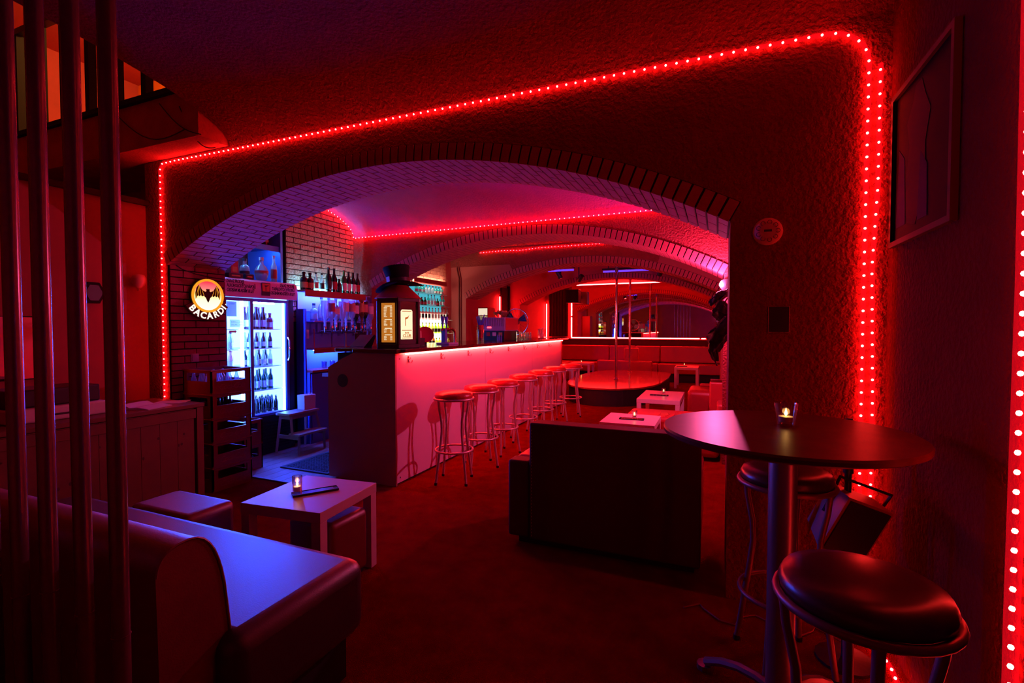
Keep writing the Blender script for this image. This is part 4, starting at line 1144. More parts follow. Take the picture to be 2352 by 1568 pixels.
def face_part(k, name, poly, t0, t1, mat, parent=LN):
    c, ang = face_frame(k)
    m = M().prism(poly, 'Y', -t1, -t0)
    return obj(name, m, mat, parent, (c.x, c.y, 0), (0, 0, ang), bevel=0)
for k in range(6):
    if k in (0,): continue
    face_part(k, 'side_panel', [(-0.095, 0.035), (0.095, 0.035), (0.095, 0.40), (-0.095, 0.40)], -0.008, 0.0, 'lantern')
face_part(0, 'window', [(-0.085, 0.07), (0.085, 0.07), (0.085, 0.40), (-0.085, 0.40)], -0.003, 0.0, 'clear')
face_part(0, 'sill', [(-0.095, 0.035), (0.095, 0.035), (0.095, 0.07), (-0.095, 0.07)], -0.008, 0.004, 'lantern')
sg = face_part(0, 'lit_sign', [(-0.062, 0.075), (0.05, 0.075), (0.05, 0.315), (0.04, 0.33), (-0.052, 0.33), (-0.062, 0.315)], -0.02, -0.015, 'e_sign')
fl = M().prism([(-0.053, 0.084), (0.041, 0.084), (0.041, 0.088), (-0.053, 0.088)], 'Y', 0.0138, 0.0148).prism([(-0.053, 0.15), (0.041, 0.15), (0.041, 0.155), (-0.053, 0.155)], 'Y', 0.0138, 0.0148).prism([(-0.048, 0.318), (0.036, 0.318), (0.041, 0.313), (-0.053, 0.313)], 'Y', 0.0138, 0.0148)
fl.prism([(-0.022, 0.19), (-0.016, 0.19), (-0.016, 0.245), (0.006, 0.255), (0.018, 0.285), (0.004, 0.268), (-0.022, 0.262)], 'Y', 0.0138, 0.0148)
fr_c, fr_a = face_frame(0)
obj('sign_lines', fl, 'e_sign_line', LN, (fr_c.x, fr_c.y, 0), (0, 0, fr_a))
for s, z in (('n·n', 0.132), ('CLUB', 0.105)):
    me = text_mesh(s, 0.034, 'e_sign_line', bold=0.0008, spacing=0.95)
    c, ang = face_frame(0)
    o = link('lettering', me, LN, (c.x, c.y, z), (PI / 2, 0, ang))
    o.location = Vector((c.x, c.y, z)) + Vector((-0.006 * math.cos(ang) - -0.0136 * math.sin(ang), -0.006 * math.sin(ang) + 0.0136 * -math.cos(ang) * -1, 0))
mk = face_part(5, 'lit_menu', [(-0.066, 0.05), (0.062, 0.05), (0.062, 0.385), (-0.066, 0.385)], 0.0, 0.004, 'e_menu')
lines = M()
zz = 0.362
for blk, n in ((1, 9), (1, 5), (1, 3), (1, 4)):
    lines.prism([(-0.035, zz), (0.035, zz), (0.035, zz - 0.007), (-0.035, zz - 0.007)], 'Y', -0.0052, -0.0042)
    zz -= 0.014
    for q in range(n):
        w1 = random.uniform(0.02, 0.035)
        lines.prism([(-0.042, zz), (-0.042 + w1, zz), (-0.042 + w1, zz - 0.004), (-0.042, zz - 0.004)], 'Y', -0.0052, -0.0042)
        lines.prism([(0.018, zz), (0.038, zz), (0.038, zz - 0.004), (0.018, zz - 0.004)], 'Y', -0.0052, -0.0042)
        zz -= 0.0098
    zz -= 0.012
c5, a5 = face_frame(5)
obj('menu_print', lines, 'e_menu_text', LN, (c5.x, c5.y, 0), (0, 0, a5))
obj('roof', M().lathe([(0.0001, 0.432), (0.20, 0.425), (0.205, 0.43), (0.13, 0.50), (0.085, 0.545), (0.0001, 0.548)], 32), 'roof', LN, smooth=40)
HT = thing('top_hat', 'battered black top hat sitting on the lantern roof', 'hat', (-2.59, 3.58, 1.665))
HT.rotation_euler = (math.radians(-4), math.radians(-9), 0.4)
obj('crown', M().lathe([(0.098, 0.01), (0.096, 0.04), (0.102, 0.10), (0.118, 0.155), (0.116, 0.165), (0.09, 0.17), (0.0001, 0.168)], 26), 'felt', HT, smooth=50)
brim = M()
NB = 36
vs, fs = [], []
for r, dz in ((0.092, 0.012), (0.135, 0.014), (0.185, 0.018)):
    for k in range(NB):
        a = 2 * PI * k / NB
        e = 1.0 + (0.12 * abs(math.cos(a)) if r > 0.1 else 0)
        vs.append((r * e * math.cos(a), r * 0.9 * math.sin(a), dz - 0.045 * (r / 0.185) ** 2 * math.cos(a) ** 2))
for i in range(2):
    for k in range(NB):
        fs.append((i * NB + k, i * NB + (k + 1) % NB, (i + 1) * NB + (k + 1) % NB, (i + 1) * NB + k))
brim.add(vs, fs)
bo = obj('brim', brim, 'felt', HT, smooth=50)
so = bo.modifiers.new('thick', 'SOLIDIFY'); so.thickness = 0.006
obj('band', M().lathe([(0.0985, 0.02), (0.1005, 0.055)], 26), 'black', HT, smooth=50)
obj('buckle', M().box(-0.022, 0.022, -0.004, 0.0, 0.015, 0.065).box(-0.012, 0.012, -0.005, -0.004, 0.028, 0.052), 'lab_white', HT, (-0.065, -0.079, 0.01), (0, 0, -0.7))

# ================================================================== THINGS ON THE COUNTER
CT = 1.1205
tb = thing('till_screen', 'dark tilted till screen behind the lantern', 'screen', (-2.93, 3.48, CT))
obj('screen', M().prism([(-0.06, 0.0), (0.05, 0.0), (0.11, 0.10), (0.085, 0.11)], 'X', -0.08, 0.08), 'black', tb)
obj('face', M().prism([(-0.05, 0.0105), (0.05, 0.0105), (0.05, 0.0115), (-0.05, 0.0115)], 'X', -0.06, 0.06), 'lilac_panel', tb)
tap = thing('beer_tap', 'beer tap with two blue-lit handles and a curved chrome spout', 'beer tap', (-2.62, 4.40, CT))
obj('drip_tray', M().box(-0.06, 0.09, -0.06, 0.14, 0, 0.018), 'lilac_panel', tap, bevel=0.003)
obj('tower', M().box(-0.025, 0.025, -0.02, 0.02, 0.018, 0.16), 'blue_panel', tap, bevel=0.004)
for dy in (-0.03, 0.045):
    hd = obj('handle', M().lathe([(0.006, 0.0), (0.008, 0.03), (0.018, 0.09), (0.017, 0.12), (0.0001, 0.13)], 12, (0, dy, 0.165)), 'straw', tap, smooth=50)
    obj('knob', M().sphere((0, dy, 0.162), 0.012, 10, 6), 'chrome', hd, smooth=60)
obj('cross_pipe', M().tube([(0, -0.04, 0.155), (0, 0.06, 0.155), (0, 0.16, 0.16), (0.0, 0.205, 0.145), (0.0, 0.225, 0.11), (0.0, 0.225, 0.0)], 0.014, 10), 'chrome', tap, smooth=50)
tr = thing('round_tray', 'red round tray leaning upright beside the beer tap', 'tray', (-2.72, 4.20, CT), 0.3)
obj('disc', M().lathe([(0.0001, -0.006), (0.075, -0.006), (0.085, 0.0), (0.085, 0.008), (0.076, 0.002), (0.0001, 0.002)], 26), 'red_plastic', tr, (0, 0, 0.105), (math.radians(68), 0, 0.5), smooth=40)
obj('stem', M().box(-0.012, 0.012, -0.012, 0.012, 0, 0.06), 'lab_dark', tr)
nap = thing('napkin_box', 'dark box of folded napkins right of the lantern', 'box', (-2.70, 4.02, CT))
obj('box', M().box(-0.06, 0.06, -0.05, 0.05, 0, 0.075), 'lab_dark', nap, bevel=0.003)
obj('napkins', M().prism([(-0.045, 0.075), (0.04, 0.075), (0.035, 0.14), (-0.02, 0.155), (-0.05, 0.13)], 'X', -0.03, 0.03), 'lab_pink', nap)
sj = thing('straw_glass', 'tall glass of blue straws with a red cup inside', 'glass', (-2.62, 5.24, CT))
obj('glass', M().lathe([(0.0001, 0.0), (0.038, 0.0), (0.044, 0.15), (0.042, 0.15), (0.036, 0.01), (0.0001, 0.01)], 18), 'tumbler', sj, smooth=45)
obj('cup', M().lathe([(0.0001, 0.05), (0.026, 0.05), (0.04, 0.205), (0.038, 0.205), (0.0001, 0.19)], 18), 'red_plastic', sj, smooth=45)
for k in range(16):
    a = 2 * PI * k / 16 + 0.2
    r0, r1 = 0.02, 0.045 + 0.03 * random.random()
    h = 0.29 + 0.04 * random.random()
    obj('straw', M().tube([(r0 * math.cos(a), r0 * math.sin(a), 0.195), (r1 * math.cos(a), r1 * math.sin(a), h)], 0.0045, 6), 'straw', sj)
cf = thing('coffee_machine', 'silver coffee machine on the bar with a red display', 'coffee machine', (-2.76, 6.05, CT))
obj('housing', M().box(-0.16, 0.16, -0.12, 0.34, 0.13, 0.31), 'lilac_panel', cf, bevel=0.006)
obj('base', M().box(-0.16, 0.14, -0.10, 0.30, 0.0, 0.13), 'black', cf)
obj('side_sheet', M().box(0.1605, 0.166, -0.10, 0.32, 0.14, 0.30), 'red_plastic', cf)
obj('display', M().box(-0.10, -0.04, -0.126, -0.1205, 0.165, 0.185), 'e_redled', cf)
for k in range(3): obj('badge', M().box(-0.12 + k * 0.09, -0.07 + k * 0.09, -0.108, -0.1005, 0.06, 0.11), ['lab_red', 'lab_white', 'lab_gold'][k], cf)
gp = M()
for k in range(12): gp.box(-0.15 + k * 0.0255, -0.148 + k * 0.0255, -0.123, -0.1205, 0.19, 0.30)
obj('vents', gp, 'ink', cf)
bw = thing('snack_bowl', 'glass bowl of golden snacks on top of the coffee machine', 'bowl', (-2.76, 6.17, CT + 0.3105))
obj('bowl', M().lathe([(0.0001, 0), (0.05, 0), (0.11, 0.075), (0.107, 0.075), (0.048, 0.006), (0.0001, 0.006)], 18), 'tumbler', bw, smooth=45)
sk = M()
for k in range(22): sk.sphere((random.uniform(-0.07, 0.07), random.uniform(-0.07, 0.07), 0.05 + random.uniform(0, 0.04)), 0.022, 7, 5)
o = obj('snacks', sk, 'snack', bw, smooth=60); o['kind'] = 'stuff'
fn = thing('desk_fan', 'large round dark fan cage standing behind the bar glasses', 'fan', (-2.86, 6.95, CT))
obj('hoop', M().tube([(0.20 * math.cos(2 * PI * k / 36), 0.0, 0.26 + 0.20 * math.sin(2 * PI * k / 36)) for k in range(36)], 0.007, 6, True), 'chrome', fn, smooth=50)
for k in range(24):
    a = 2 * PI * k / 24
    obj('spoke', M().tube([(0.04 * math.cos(a), -0.015, 0.26 + 0.04 * math.sin(a)), (0.2 * math.cos(a), 0, 0.26 + 0.2 * math.sin(a))], 0.002, 4), 'steel_dark', fn)
for k in range(3):
    a = 2 * PI * k / 3 + 0.4
    obj('blade', M().prism([(0.03 * math.cos(a), 0.26 + 0.03 * math.sin(a)), (0.17 * math.cos(a - 0.35), 0.26 + 0.17 * math.sin(a - 0.35)), (0.18 * math.cos(a + 0.35), 0.26 + 0.18 * math.sin(a + 0.35)), (0.06 * math.cos(a + 0.5), 0.26 + 0.06 * math.sin(a + 0.5))], 'Y', 0.01, 0.016), 'black', fn)
obj('motor', M().lathe([(0.045, -0.03), (0.045, 0.06), (0.0001, 0.06)], 14), 'black', fn, (0, 0.01, 0.26), (PI / 2, 0, 0), smooth=40)
obj('stand', M().lathe([(0.08, 0.0), (0.08, 0.015), (0.015, 0.03), (0.015, 0.24)], 14), 'black', fn, smooth=40)
for i in range(6):
    bottle('little violet bottle in front of the coffee machine, %s from left' % ORD[i], 'little violet bottles on the counter', 'beer', 'straw', None, None, (-2.66, 5.83 + 0.055 * i, CT), 0.36, name='shot_bottle')
for i in range(9):
    bottle('little clear bottle in the row beyond the coffee machine, %s from left' % ORD[i], 'little clear bottles on the counter', 'beer', 'g_clear', 'lab_pink', 'lab_white', (-2.64 - 0.03 * (i % 2), 6.62 + 0.048 * i, CT), 0.46, name='shot_bottle')
tg2 = tumbler('tall thin glass on the counter by the coffee machine, first from left', 'tall thin glasses on the counter', (-2.56, 6.35, CT), 0.03, 0.115)
for i in range(1, 4): dup(tg2, (-2.56 - 0.05 * (i % 2), 6.35 + 0.062 * i, CT), 0, 'tall thin glass on the counter by the coffee machine, %s from left' % ORD[i])
jr = thing('straw_jar', 'square glass jar of stirrers near the far end of the counter', 'jar', (-2.58, 7.35, CT))
obj('jar', M().prism([(-0.05, -0.05), (0.05, -0.05), (0.05, 0.05), (-0.05, 0.05)], 'Z', 0, 0.14), 'tumbler', jr, bevel=0.006)
obj('rim', M().tube([(-0.052, -0.052, 0.14), (0.052, -0.052, 0.14), (0.052, 0.052, 0.14), (-0.052, 0.052, 0.14)], 0.004, 6, True), 'clear', jr)
for k in range(6): obj('stirrer', M().tube([(-0.03 + k * 0.012, 0.01 * (k % 2), 0.01), (-0.04 + k * 0.016, 0.02 * (k % 3), 0.17)], 0.003, 5), 'lilac_panel', jr)
# small fridge beyond the bar
F2 = thing('small_fridge', 'small upright fridge with a lit header beyond the bar', 'fridge', (-4.20, 8.42, 0.0))
obj('body', M().box(-0.12, 0.15, 0.0, 0.34, 0.85, 1.68), 'crate', F2, bevel=0.006)
obj('header', M().box(-0.11, 0.14, -0.006, 0.0, 1.53, 1.66), 'e_small_fridge', F2)
obj('door', M().box(-0.11, 0.14, -0.006, 0.0, 0.9, 1.515), 'e_small_fridge_door', F2)
obj('door_window', M().box(-0.06, 0.10, -0.009, -0.006, 1.0, 1.44), 'grey', F2)
obj('stand', M().box(-0.12, 0.15, 0.0, 0.34, 0.0, 0.85), 'black', F2)

# conduit on the third wall
cd = thing('cable_conduit', 'pair of red painted cables running down beside the third arch', 'cable', (-4.16, 7.485, 0.9))
for dx in (0.0, 0.035):
    obj('cable', M().tube([(dx, 0.0, 0.0), (dx, 0.0, 1.25), (dx - 0.035, 0.0, 1.40), (dx - 0.04, 0.0, 1.52)], 0.011, 8), 'cable', cd, smooth=50)
c2 = thing('wall_cable', 'thin pale cable strung along the second pier behind the lantern', 'cable', (-4.25, 4.97, 1.62))
obj('cable', M().tube([(-0.03, 0, -0.08), (0.0, 0, 0.03), (0.08, 0, 0.07), (0.22, 0, 0.06)], 0.006, 6), 'lab_pink', c2, smooth=50)

# ================================================================== SIGN ON THE JAMB
SG = thing('round_sign', 'glowing round bat emblem sign with lettering on the brick pier', 'sign', (-4.008, 2.815, 1.565))
def disc(r, a, b, n=40, cy=0, cz=0):
    return M().prism([(cy + r * math.cos(2 * PI * k / n), cz + r * math.sin(2 * PI * k / n)) for k in range(n)], 'X', a, b)
obj('backplate', disc(0.145, 0.0, 0.022), 'lantern', SG)
mring, ntr, _ = new_mat('lit_disc'); ntr.nodes.clear()
tc = ntr.nodes.new('ShaderNodeTexCoord'); sx = ntr.nodes.new('ShaderNodeSeparateXYZ'); cr = ntr.nodes.new('ShaderNodeValToRGB'); mr_ = ntr.nodes.new('ShaderNodeMapRange')
em = ntr.nodes.new('ShaderNodeEmission'); ou = ntr.nodes.new('ShaderNodeOutputMaterial')
mr_.inputs['From Min'].default_value = -0.12; mr_.inputs['From Max'].default_value = 0.12
ntr.links.new(tc.outputs['Object'], sx.inputs[0]); ntr.links.new(sx.outputs['Z'], mr_.inputs['Value']); ntr.links.new(mr_.outputs[0], cr.inputs[0]); ntr.links.new(cr.outputs[0], em.inputs[0]); ntr.links.new(em.outputs[0], ou.inputs[0])
E_ = cr.color_ramp.elements
E_[0].position = 0.0; E_[0].color = (1.0, 0.95, 0.70, 1)
E_[1].position = 1.0; E_[1].color = (0.85, 0.02, 0.06, 1)
for p, c in ((0.35, (1.0, 0.92, 0.55, 1)), (0.55, (1.0, 0.55, 0.10, 1)), (0.75, (1.0, 0.16, 0.16, 1))):
    e = E_.new(p); e.color = c
em.inputs[1].default_value = 1.4
obj('lit_disc', disc(0.124, 0.022, 0.026), mring, SG)
rg = M()
n = 48
vs, fs = [], []
for k in range(n):
    a = 2 * PI * k / n
    for r, x in ((0.122, 0.026), (0.141, 0.026), (0.141, 0.032), (0.122, 0.032)):
        vs.append((x, r * math.cos(a), r * math.sin(a)))
for k in range(n):
    k2 = (k + 1) % n
    for q in range(4):
        fs.append((k * 4 + q, k * 4 + (q + 1) % 4, k2 * 4 + (q + 1) % 4, k2 * 4 + q))
rg.add(vs, fs)
obj('ring', rg, 'e_ring', SG)
half = [(0, 0.052), (0.008, 0.060), (0.016, 0.052), (0.012, 0.040), (0.022, 0.032), (0.05, 0.045), (0.078, 0.088), (0.098, 0.062), (0.108, 0.02), (0.106, -0.03), (0.096, -0.012), (0.085, 0.002), (0.074, -0.008), (0.062, 0.004), (0.05, -0.008), (0.036, 0.0), (0.026, -0.012), (0.018, -0.018), (0.010, -0.04), (0.0, -0.058)]
bat = half + [(-y, z) for y, z in half[::-1][1:-1]]
obj('bat_emblem', M().prism(bat, 'X', 0.026, 0.030), 'lantern', SG)
for s in (-1, 1):
    for a, b in (((0.075, 0.082), (0.062, 0.004)), ((0.078, 0.082), (0.085, 0.002)), ((0.078, 0.08), (0.104, -0.02)), ((0.05, 0.04), (0.036, 0.0))):
        obj('wing_line', M().tube([(0.031, s * a[0], a[1]), (0.031, s * (a[0] + b[0]) / 2 * 1.03, (a[1] + b[1]) / 2), (0.031, s * b[0], b[1])], 0.0016, 4), 'e_ring', SG)
plate = []
for k in range(25):
    a = math.radians(205 + 130 * k / 24); plate.append((0.205 * math.cos(a), 0.205 * math.sin(a)))
for k in range(24, -1, -1):
    a = math.radians(205 + 130 * k / 24); plate.append((0.140 * math.cos(a), 0.140 * math.sin(a)))
obj('name_plate', M().prism(plate, 'X', 0.002, 0.024), pbr('sign_plate', (0.16, 0.012, 0.012), 0.4), SG)
word = 'BACARDI'
angs = [219, 237, 256, 275, 294, 313, 327]
for ch, a in zip(word, angs):
    me = text_mesh(ch, 0.074, 'e_letter', bold=0.0022, extrude=0.001)
    ar_ = math.radians(a)
    R = Matrix.Rotation(0, 4, 'X')
    o = link('letter', me, SG)
    mat = Matrix.Translation((0.026, 0.172 * math.cos(ar_), 0.172 * math.sin(ar_))) @ Matrix.Rotation(ar_ + PI / 2, 4, 'X') @ Euler((PI / 2, 0, PI / 2)).to_matrix().to_4x4()
    o.matrix_local = mat
obj('full_stop', disc(0.005, 0.025, 0.027, 12, 0.172 * math.cos(math.radians(333)) + 0.008, 0.172 * math.sin(math.radians(333)) + 0.012), 'e_letter', SG)
sw = thing('light_switch', 'square light switch on the brick pier', 'switch', (-4.014, 2.71, 1.045))
obj('frame', M().box(0, 0.012, -0.032, 0.032, -0.035, 0.035), 'white', sw, bevel=0.003)
obj('rocker', M().box(0.012, 0.018, -0.024, 0.024, -0.027, 0.027), 'white', sw, bevel=0.002)
pc = thing('pier_cable', 'thin cable drooping across the top of the brick pier', 'cable', (-4.01, 2.54, 1.80))
obj('cable', M().tube([(0, 0, 0.02), (0, 0.08, -0.03), (0, 0.2, -0.06), (0, 0.34, -0.075), (0, 0.45, -0.08)], 0.004, 6), 'cable_black', pc)

# ================================================================== CRATES, STEP STOOL, MAT
def crate_mesh(sx, sy, h):
    """open plastic crate with a hand window in every side"""
    m = M()
    t = 0.012
    wz0, wz1 = h * 0.52, h * 0.86
    m.box(-sx / 2, sx / 2, -sy / 2, sy / 2, 0, 0.012)
    for s in (-1, 1):
        for ax in 'xy':
            L = sx if ax == 'x' else sy
            d = (sy if ax == 'x' else sx) / 2
            def bb(u0, u1, z0, z1):
                if ax == 'x': m.box(u0, u1, s * d - (t if s > 0 else 0), s * d + (0 if s > 0 else t), z0, z1)
                else: m.box(s * d - (t if s > 0 else 0), s * d + (0 if s > 0 else t), u0, u1, z0, z1)
            bb(-L / 2, L / 2, 0.012, wz0); bb(-L / 2, L / 2, wz1, h)
            bb(-L / 2, -L / 2 + 0.045, wz0, wz1); bb(L / 2 - 0.045, L / 2, wz0, wz1)
    return m
def crate(label, loc, sx, sy, h, group, mark=True):
    t = thing('bottle_crate', label, 'crate', loc, 0, group)
    obj('shell', crate_mesh(sx, sy, h), 'crate', t)
    obj('lip', M().tube([(-sx / 2, -sy / 2, h - 0.006), (sx / 2, -sy / 2, h - 0.006), (sx / 2, sy / 2, h - 0.006), (-sx / 2, sy / 2, h - 0.006)], 0.006, 6, True), 'crate', t)
    if mark:
        me = text_mesh('Coca-Cola', 0.062, 'crate_mark', extrude=0.0006, shear=0.35, spacing=0.85)
        link('lettering', me, t, (sx / 2 + 0.0008, 0, h * 0.27), (PI / 2, 0, PI / 2))
    return t
cn = ['bottom crate of the tall red stack by the pier', 'second crate from the floor in the tall red stack', 'third crate up in the tall red stack by the pier', 'fourth crate up in the tall red stack by the pier', 'top crate of the tall red stack, full of bottles']
for i in range(5):
    crate('red plastic bottle crate, ' + cn[i], (-3.79, 2.75, i * 0.193), 0.33, 0.35, 0.192, 'red bottle crates')
for i in range(12):
    bottle('empty glass bottle inside the top red crate, %s row, %s from left' % (['back', 'middle', 'front'][i % 3], ORD[i // 3]), 'bottles in the top crate', 'beer', 'g_clear', None, 'lab_white', (-3.90 + 0.085 * (i % 3), 2.625 + 0.083 * (i // 3), 4 * 0.193 + 0.0125), 0.72)
for i in range(6):
    bottle('dark bottle inside the second crate from the top, %s row, %s from left' % (['back', 'front'][i % 2], ORD[i // 2]), 'bottles in the lower crate', 'beer', 'g_dark', None, 'lab_dark', (-3.88 + 0.1 * (i % 2), 2.65 + 0.1 * (i // 2), 3 * 0.193 + 0.0125), 0.6)
crate('small dark crate standing right of the tall stack', (-3.99, 3.12, 0), 0.28, 0.20, 0.24, 'side crates', False)
crate('small dark crate on top of the one right of the stack', (-3.99, 3.12, 0.241), 0.28, 0.20, 0.22, 'side crates', False)
bottle('dark bottle standing in the upper side crate', 'bottles in the side crates', 'spirit', 'g_dark', None, 'lab_white', (-3.92, 3.13, 0.2535), 0.7)
bs = thing('black_bundle', 'shiny black wrapped bundle in the lower side crate', 'bundle', (-3.93, 3.12, 0.013))
obj('wrap', M().sphere((0, 0, 0.075), 0.062, 14, 10), 'black', bs, smooth=60)
obj('knot', M().sphere((0, 0, 0.15), 0.018, 8, 6), 'black', bs, smooth=60)
SS = thing('step_stool', 'two-step wooden stool in front of the fridge', 'step stool', (-3.99, 3.83, 0))
obj('top_step', M().box(-0.16, 0.03, -0.2, 0.2, 0.40, 0.425), 'wood', SS, bevel=0.004)
obj('lower_step', M().box(0.0, 0.15, -0.19, 0.19, 0.20, 0.222), 'wood', SS, bevel=0.004)
for s in (-1, 1):
    obj('leg', M().tube([(-0.13, s * 0.165, 0.40), (-0.17, s * 0.19, 0.0)], 0.017, 4), 'wood', SS)
    obj('leg', M().tube([(0.01, s * 0.165, 0.40), (0.05, s * 0.185, 0.20)], 0.017, 4), 'wood', SS)
    obj('leg', M().tube([(0.12, s * 0.165, 0.20), (0.125, s * 0.175, 0.0)], 0.017, 4), 'wood', SS)
    obj('side_rail', M().box(-0.15, 0.13, s * 0.175 - 0.009, s * 0.175 + 0.009, 0.165, 0.20), 'wood', SS)
obj('apron', M().box(-0.13, 0.01, -0.165, 0.165, 0.36, 0.40), 'wood', SS)
bg = thing('paper_bag', 'white paper bag standing on the step stool', 'bag', (-4.06, 3.95, 0.4255))
obj('bag_body', M().prism([(-0.075, 0.0), (0.075, 0.0), (0.08, 0.15), (-0.078, 0.155)], 'X', -0.05, 0.05), 'bag', bg, bevel=0.004)
obj('bag_handle', M().tube([(0.05, -0.03, 0.15), (0.052, -0.025, 0.175), (0.052, 0.02, 0.175), (0.05, 0.03, 0.15)], 0.003, 5), 'paper', bg)
mt = thing('rubber_mat', 'perforated black rubber mat on the floor behind the bar', 'mat', (-3.40, 3.78, 0.0112))
obj('border', M().box(-0.28, -0.25, -0.52, 0.6, 0, 0.012).box(0.25, 0.28, -0.52, 0.6, 0, 0.012).box(-0.25, 0.25, -0.52, -0.49, 0, 0.012).box(-0.25, 0.25, 0.57, 0.6, 0, 0.012), 'rubber', mt)
gm = M()
for k in range(17): gm.box(-0.25 + k * 0.0305, -0.241 + k * 0.0305, -0.49, 0.57, 0.001, 0.010)
for k in range(35): gm.box(-0.25, 0.25, -0.49 + k * 0.031, -0.481 + k * 0.031, 0.002, 0.009)
o = obj('grid', gm, 'rubber', mt); o['kind'] = 'stuff'

# ================================================================== BOOTH AND LEFT WALL
BO = thing('pine_booth', 'pine boarded counter along the left wall with papers on top', 'counter', (-3.5, 1.4, 0))
obj('carcass', M().box(-0.55, -0.02, -1.2, 1.01, 0, 0.715), 'black_matt', BO)
bd = M().box(-0.018, 0.0, 0.0, 0.116, 0.0, 0.70).mesh('board', 'pine')
for k in range(18): link('board', bd, BO, (0, -1.18 + k * 0.1185, 0.01))
obj('corner_post', M().box(-0.03, 0.012, 0.965, 1.015, 0, 0.715), 'pine', BO, bevel=0.003)
obj('top_board', M().box(-0.57, 0.02, -1.21, 1.02, 0.716, 0.745), 'pine', BO, bevel=0.004)
obj('rail', M().box(0.0, 0.012, -1.2, 0.96, 0.64, 0.705), 'pine', BO, bevel=0.002)
kn = M().lathe([(0.011, 0), (0.009, 0.0006), (0.0001, 0.0007)], 9).mesh('knot', 'pine_knot')
for k in range(34):
    link('knot', kn, BO, (0.0002, random.uniform(-0.4, 0.94), random.uniform(0.08, 0.62)), (0, PI / 2, 0)).scale = (random.uniform(0.5, 1.3), random.uniform(0.4, 1.0), 1)
bk = thing('open_book', 'open book lying face up on the pine counter', 'book', (-3.66, 2.10, 0.7455), 0.3)
obj('left_pages', M().prism([(-0.14, 0.0), (0.0, 0.0), (0.0, 0.012), (-0.05, 0.032), (-0.11, 0.025), (-0.14, 0.006)], 'Y', -0.1, 0.1), 'paper', bk)
obj('right_pages', M().prism([(0.001, 0.0), (0.14, 0.0), (0.14, 0.004), (0.06, 0.016), (0.001, 0.012)], 'Y', -0.1, 0.1), 'paper', bk)
pp_ = thing('paper_sheet', 'loose paper sheet on the pine counter end', 'paper', (-3.72, 2.33, 0.7455), 0.5)
obj('sheet', M().box(-0.1, 0.1, -0.07, 0.07, 0, 0.0015), 'paper', pp_)
obj('second_sheet', M().box(-0.08, 0.11, -0.06, 0.075, 0.0016, 0.003), 'paper', pp_, None, (0, 0, 0.2))
prn = thing('printer', 'white printer with a black lid on the pine counter', 'printer', (-3.80, 1.66, 0.7455), 0.0)
obj('body', M().box(-0.14, 0.17, -0.26, 0.22, 0.0, 0.085), 'white', prn, bevel=0.012, seg=3)
obj('lid', M().box(-0.13, 0.13, -0.25, 0.20, 0.085, 0.19), 'black', prn, bevel=0.01, seg=3)
obj('slot', M().box(0.17, 0.173, -0.1, 0.08, 0.03, 0.042), 'black', prn)
hx = thing('hexagon_plaque', 'black hexagonal plaque on the left wall', 'plaque', (-4.288, 2.14, 1.555))
obj('plate', M().prism([(0.075 * math.cos(PI / 3 * k), 0.09 * math.sin(PI / 3 * k)) for k in range(6)], 'X', 0, 0.02), 'black_matt', hx, bevel=0.003)
obj('inset', M().prism([(0.055 * math.cos(PI / 3 * k), 0.066 * math.sin(PI / 3 * k)) for k in range(6)], 'X', 0.02, 0.023), 'black', hx)
bl = thing('balloon', 'small pink balloon fixed to the left wall beside the rope light', 'balloon', (-4.225, 2.42, 1.665))
obj('skin', M().lathe([(0.0001, -0.062), (0.012, -0.06), (0.035, -0.04), (0.05, -0.005), (0.05, 0.02), (0.038, 0.045), (0.0001, 0.056)], 16), 'lab_pink', bl, smooth=60)
obj('knot', M().lathe([(0.002, -0.062), (0.012, -0.078), (0.0001, -0.079)], 8), 'lab_pink', bl)
lm = thing('wall_mirror', 'small framed mirror on the left wall behind the poles', 'mirror', (-4.289, 1.68, 0.95))
obj('glass', M().box(0, 0.006, -0.18, 0.14, 0.0, 0.42), 'mirror', lm)
obj('frame', M().tube([(0.006, -0.18, 0), (0.006, 0.14, 0), (0.006, 0.14, 0.42), (0.006, -0.18, 0.42)], 0.008, 6, True), 'frame', lm)
# poles in front of the sofa
for i, (x, lb) in enumerate([(-1.208, 'vertical tube pole, nearest to the round emblem sign'), (-1.345, 'vertical tube pole, second from the right in the screen'), (-1.49, 'vertical tube pole, third from the right in the screen'), (-1.625, 'vertical tube pole, fourth from the right in the screen'), (-1.765, 'vertical tube pole cut by the left edge of the photo'), (-1.91, 'vertical tube pole just outside the left of the photo')]):
    t = thing('screen_pole', lb, 'pole', (x, 0.64, 0), 0, 'row of vertical tube poles at the left')
    obj('shaft', M().lathe([(0.0175, 0.008), (0.0175, 2.93)], 20), 'pole', t, smooth=40)
    obj('base_plate', M().lathe([(0.04, 0.0), (0.04, 0.008), (0.0176, 0.01)], 16), 'pole', t)
    obj('weld', M().tube([(0.0178 * math.cos(2 * PI * k / 16), 0.0178 * math.sin(2 * PI * k / 16), 0.62 + 0.02 * (i % 3)) for k in range(16)], 0.0012, 5, True), 'pole', t)

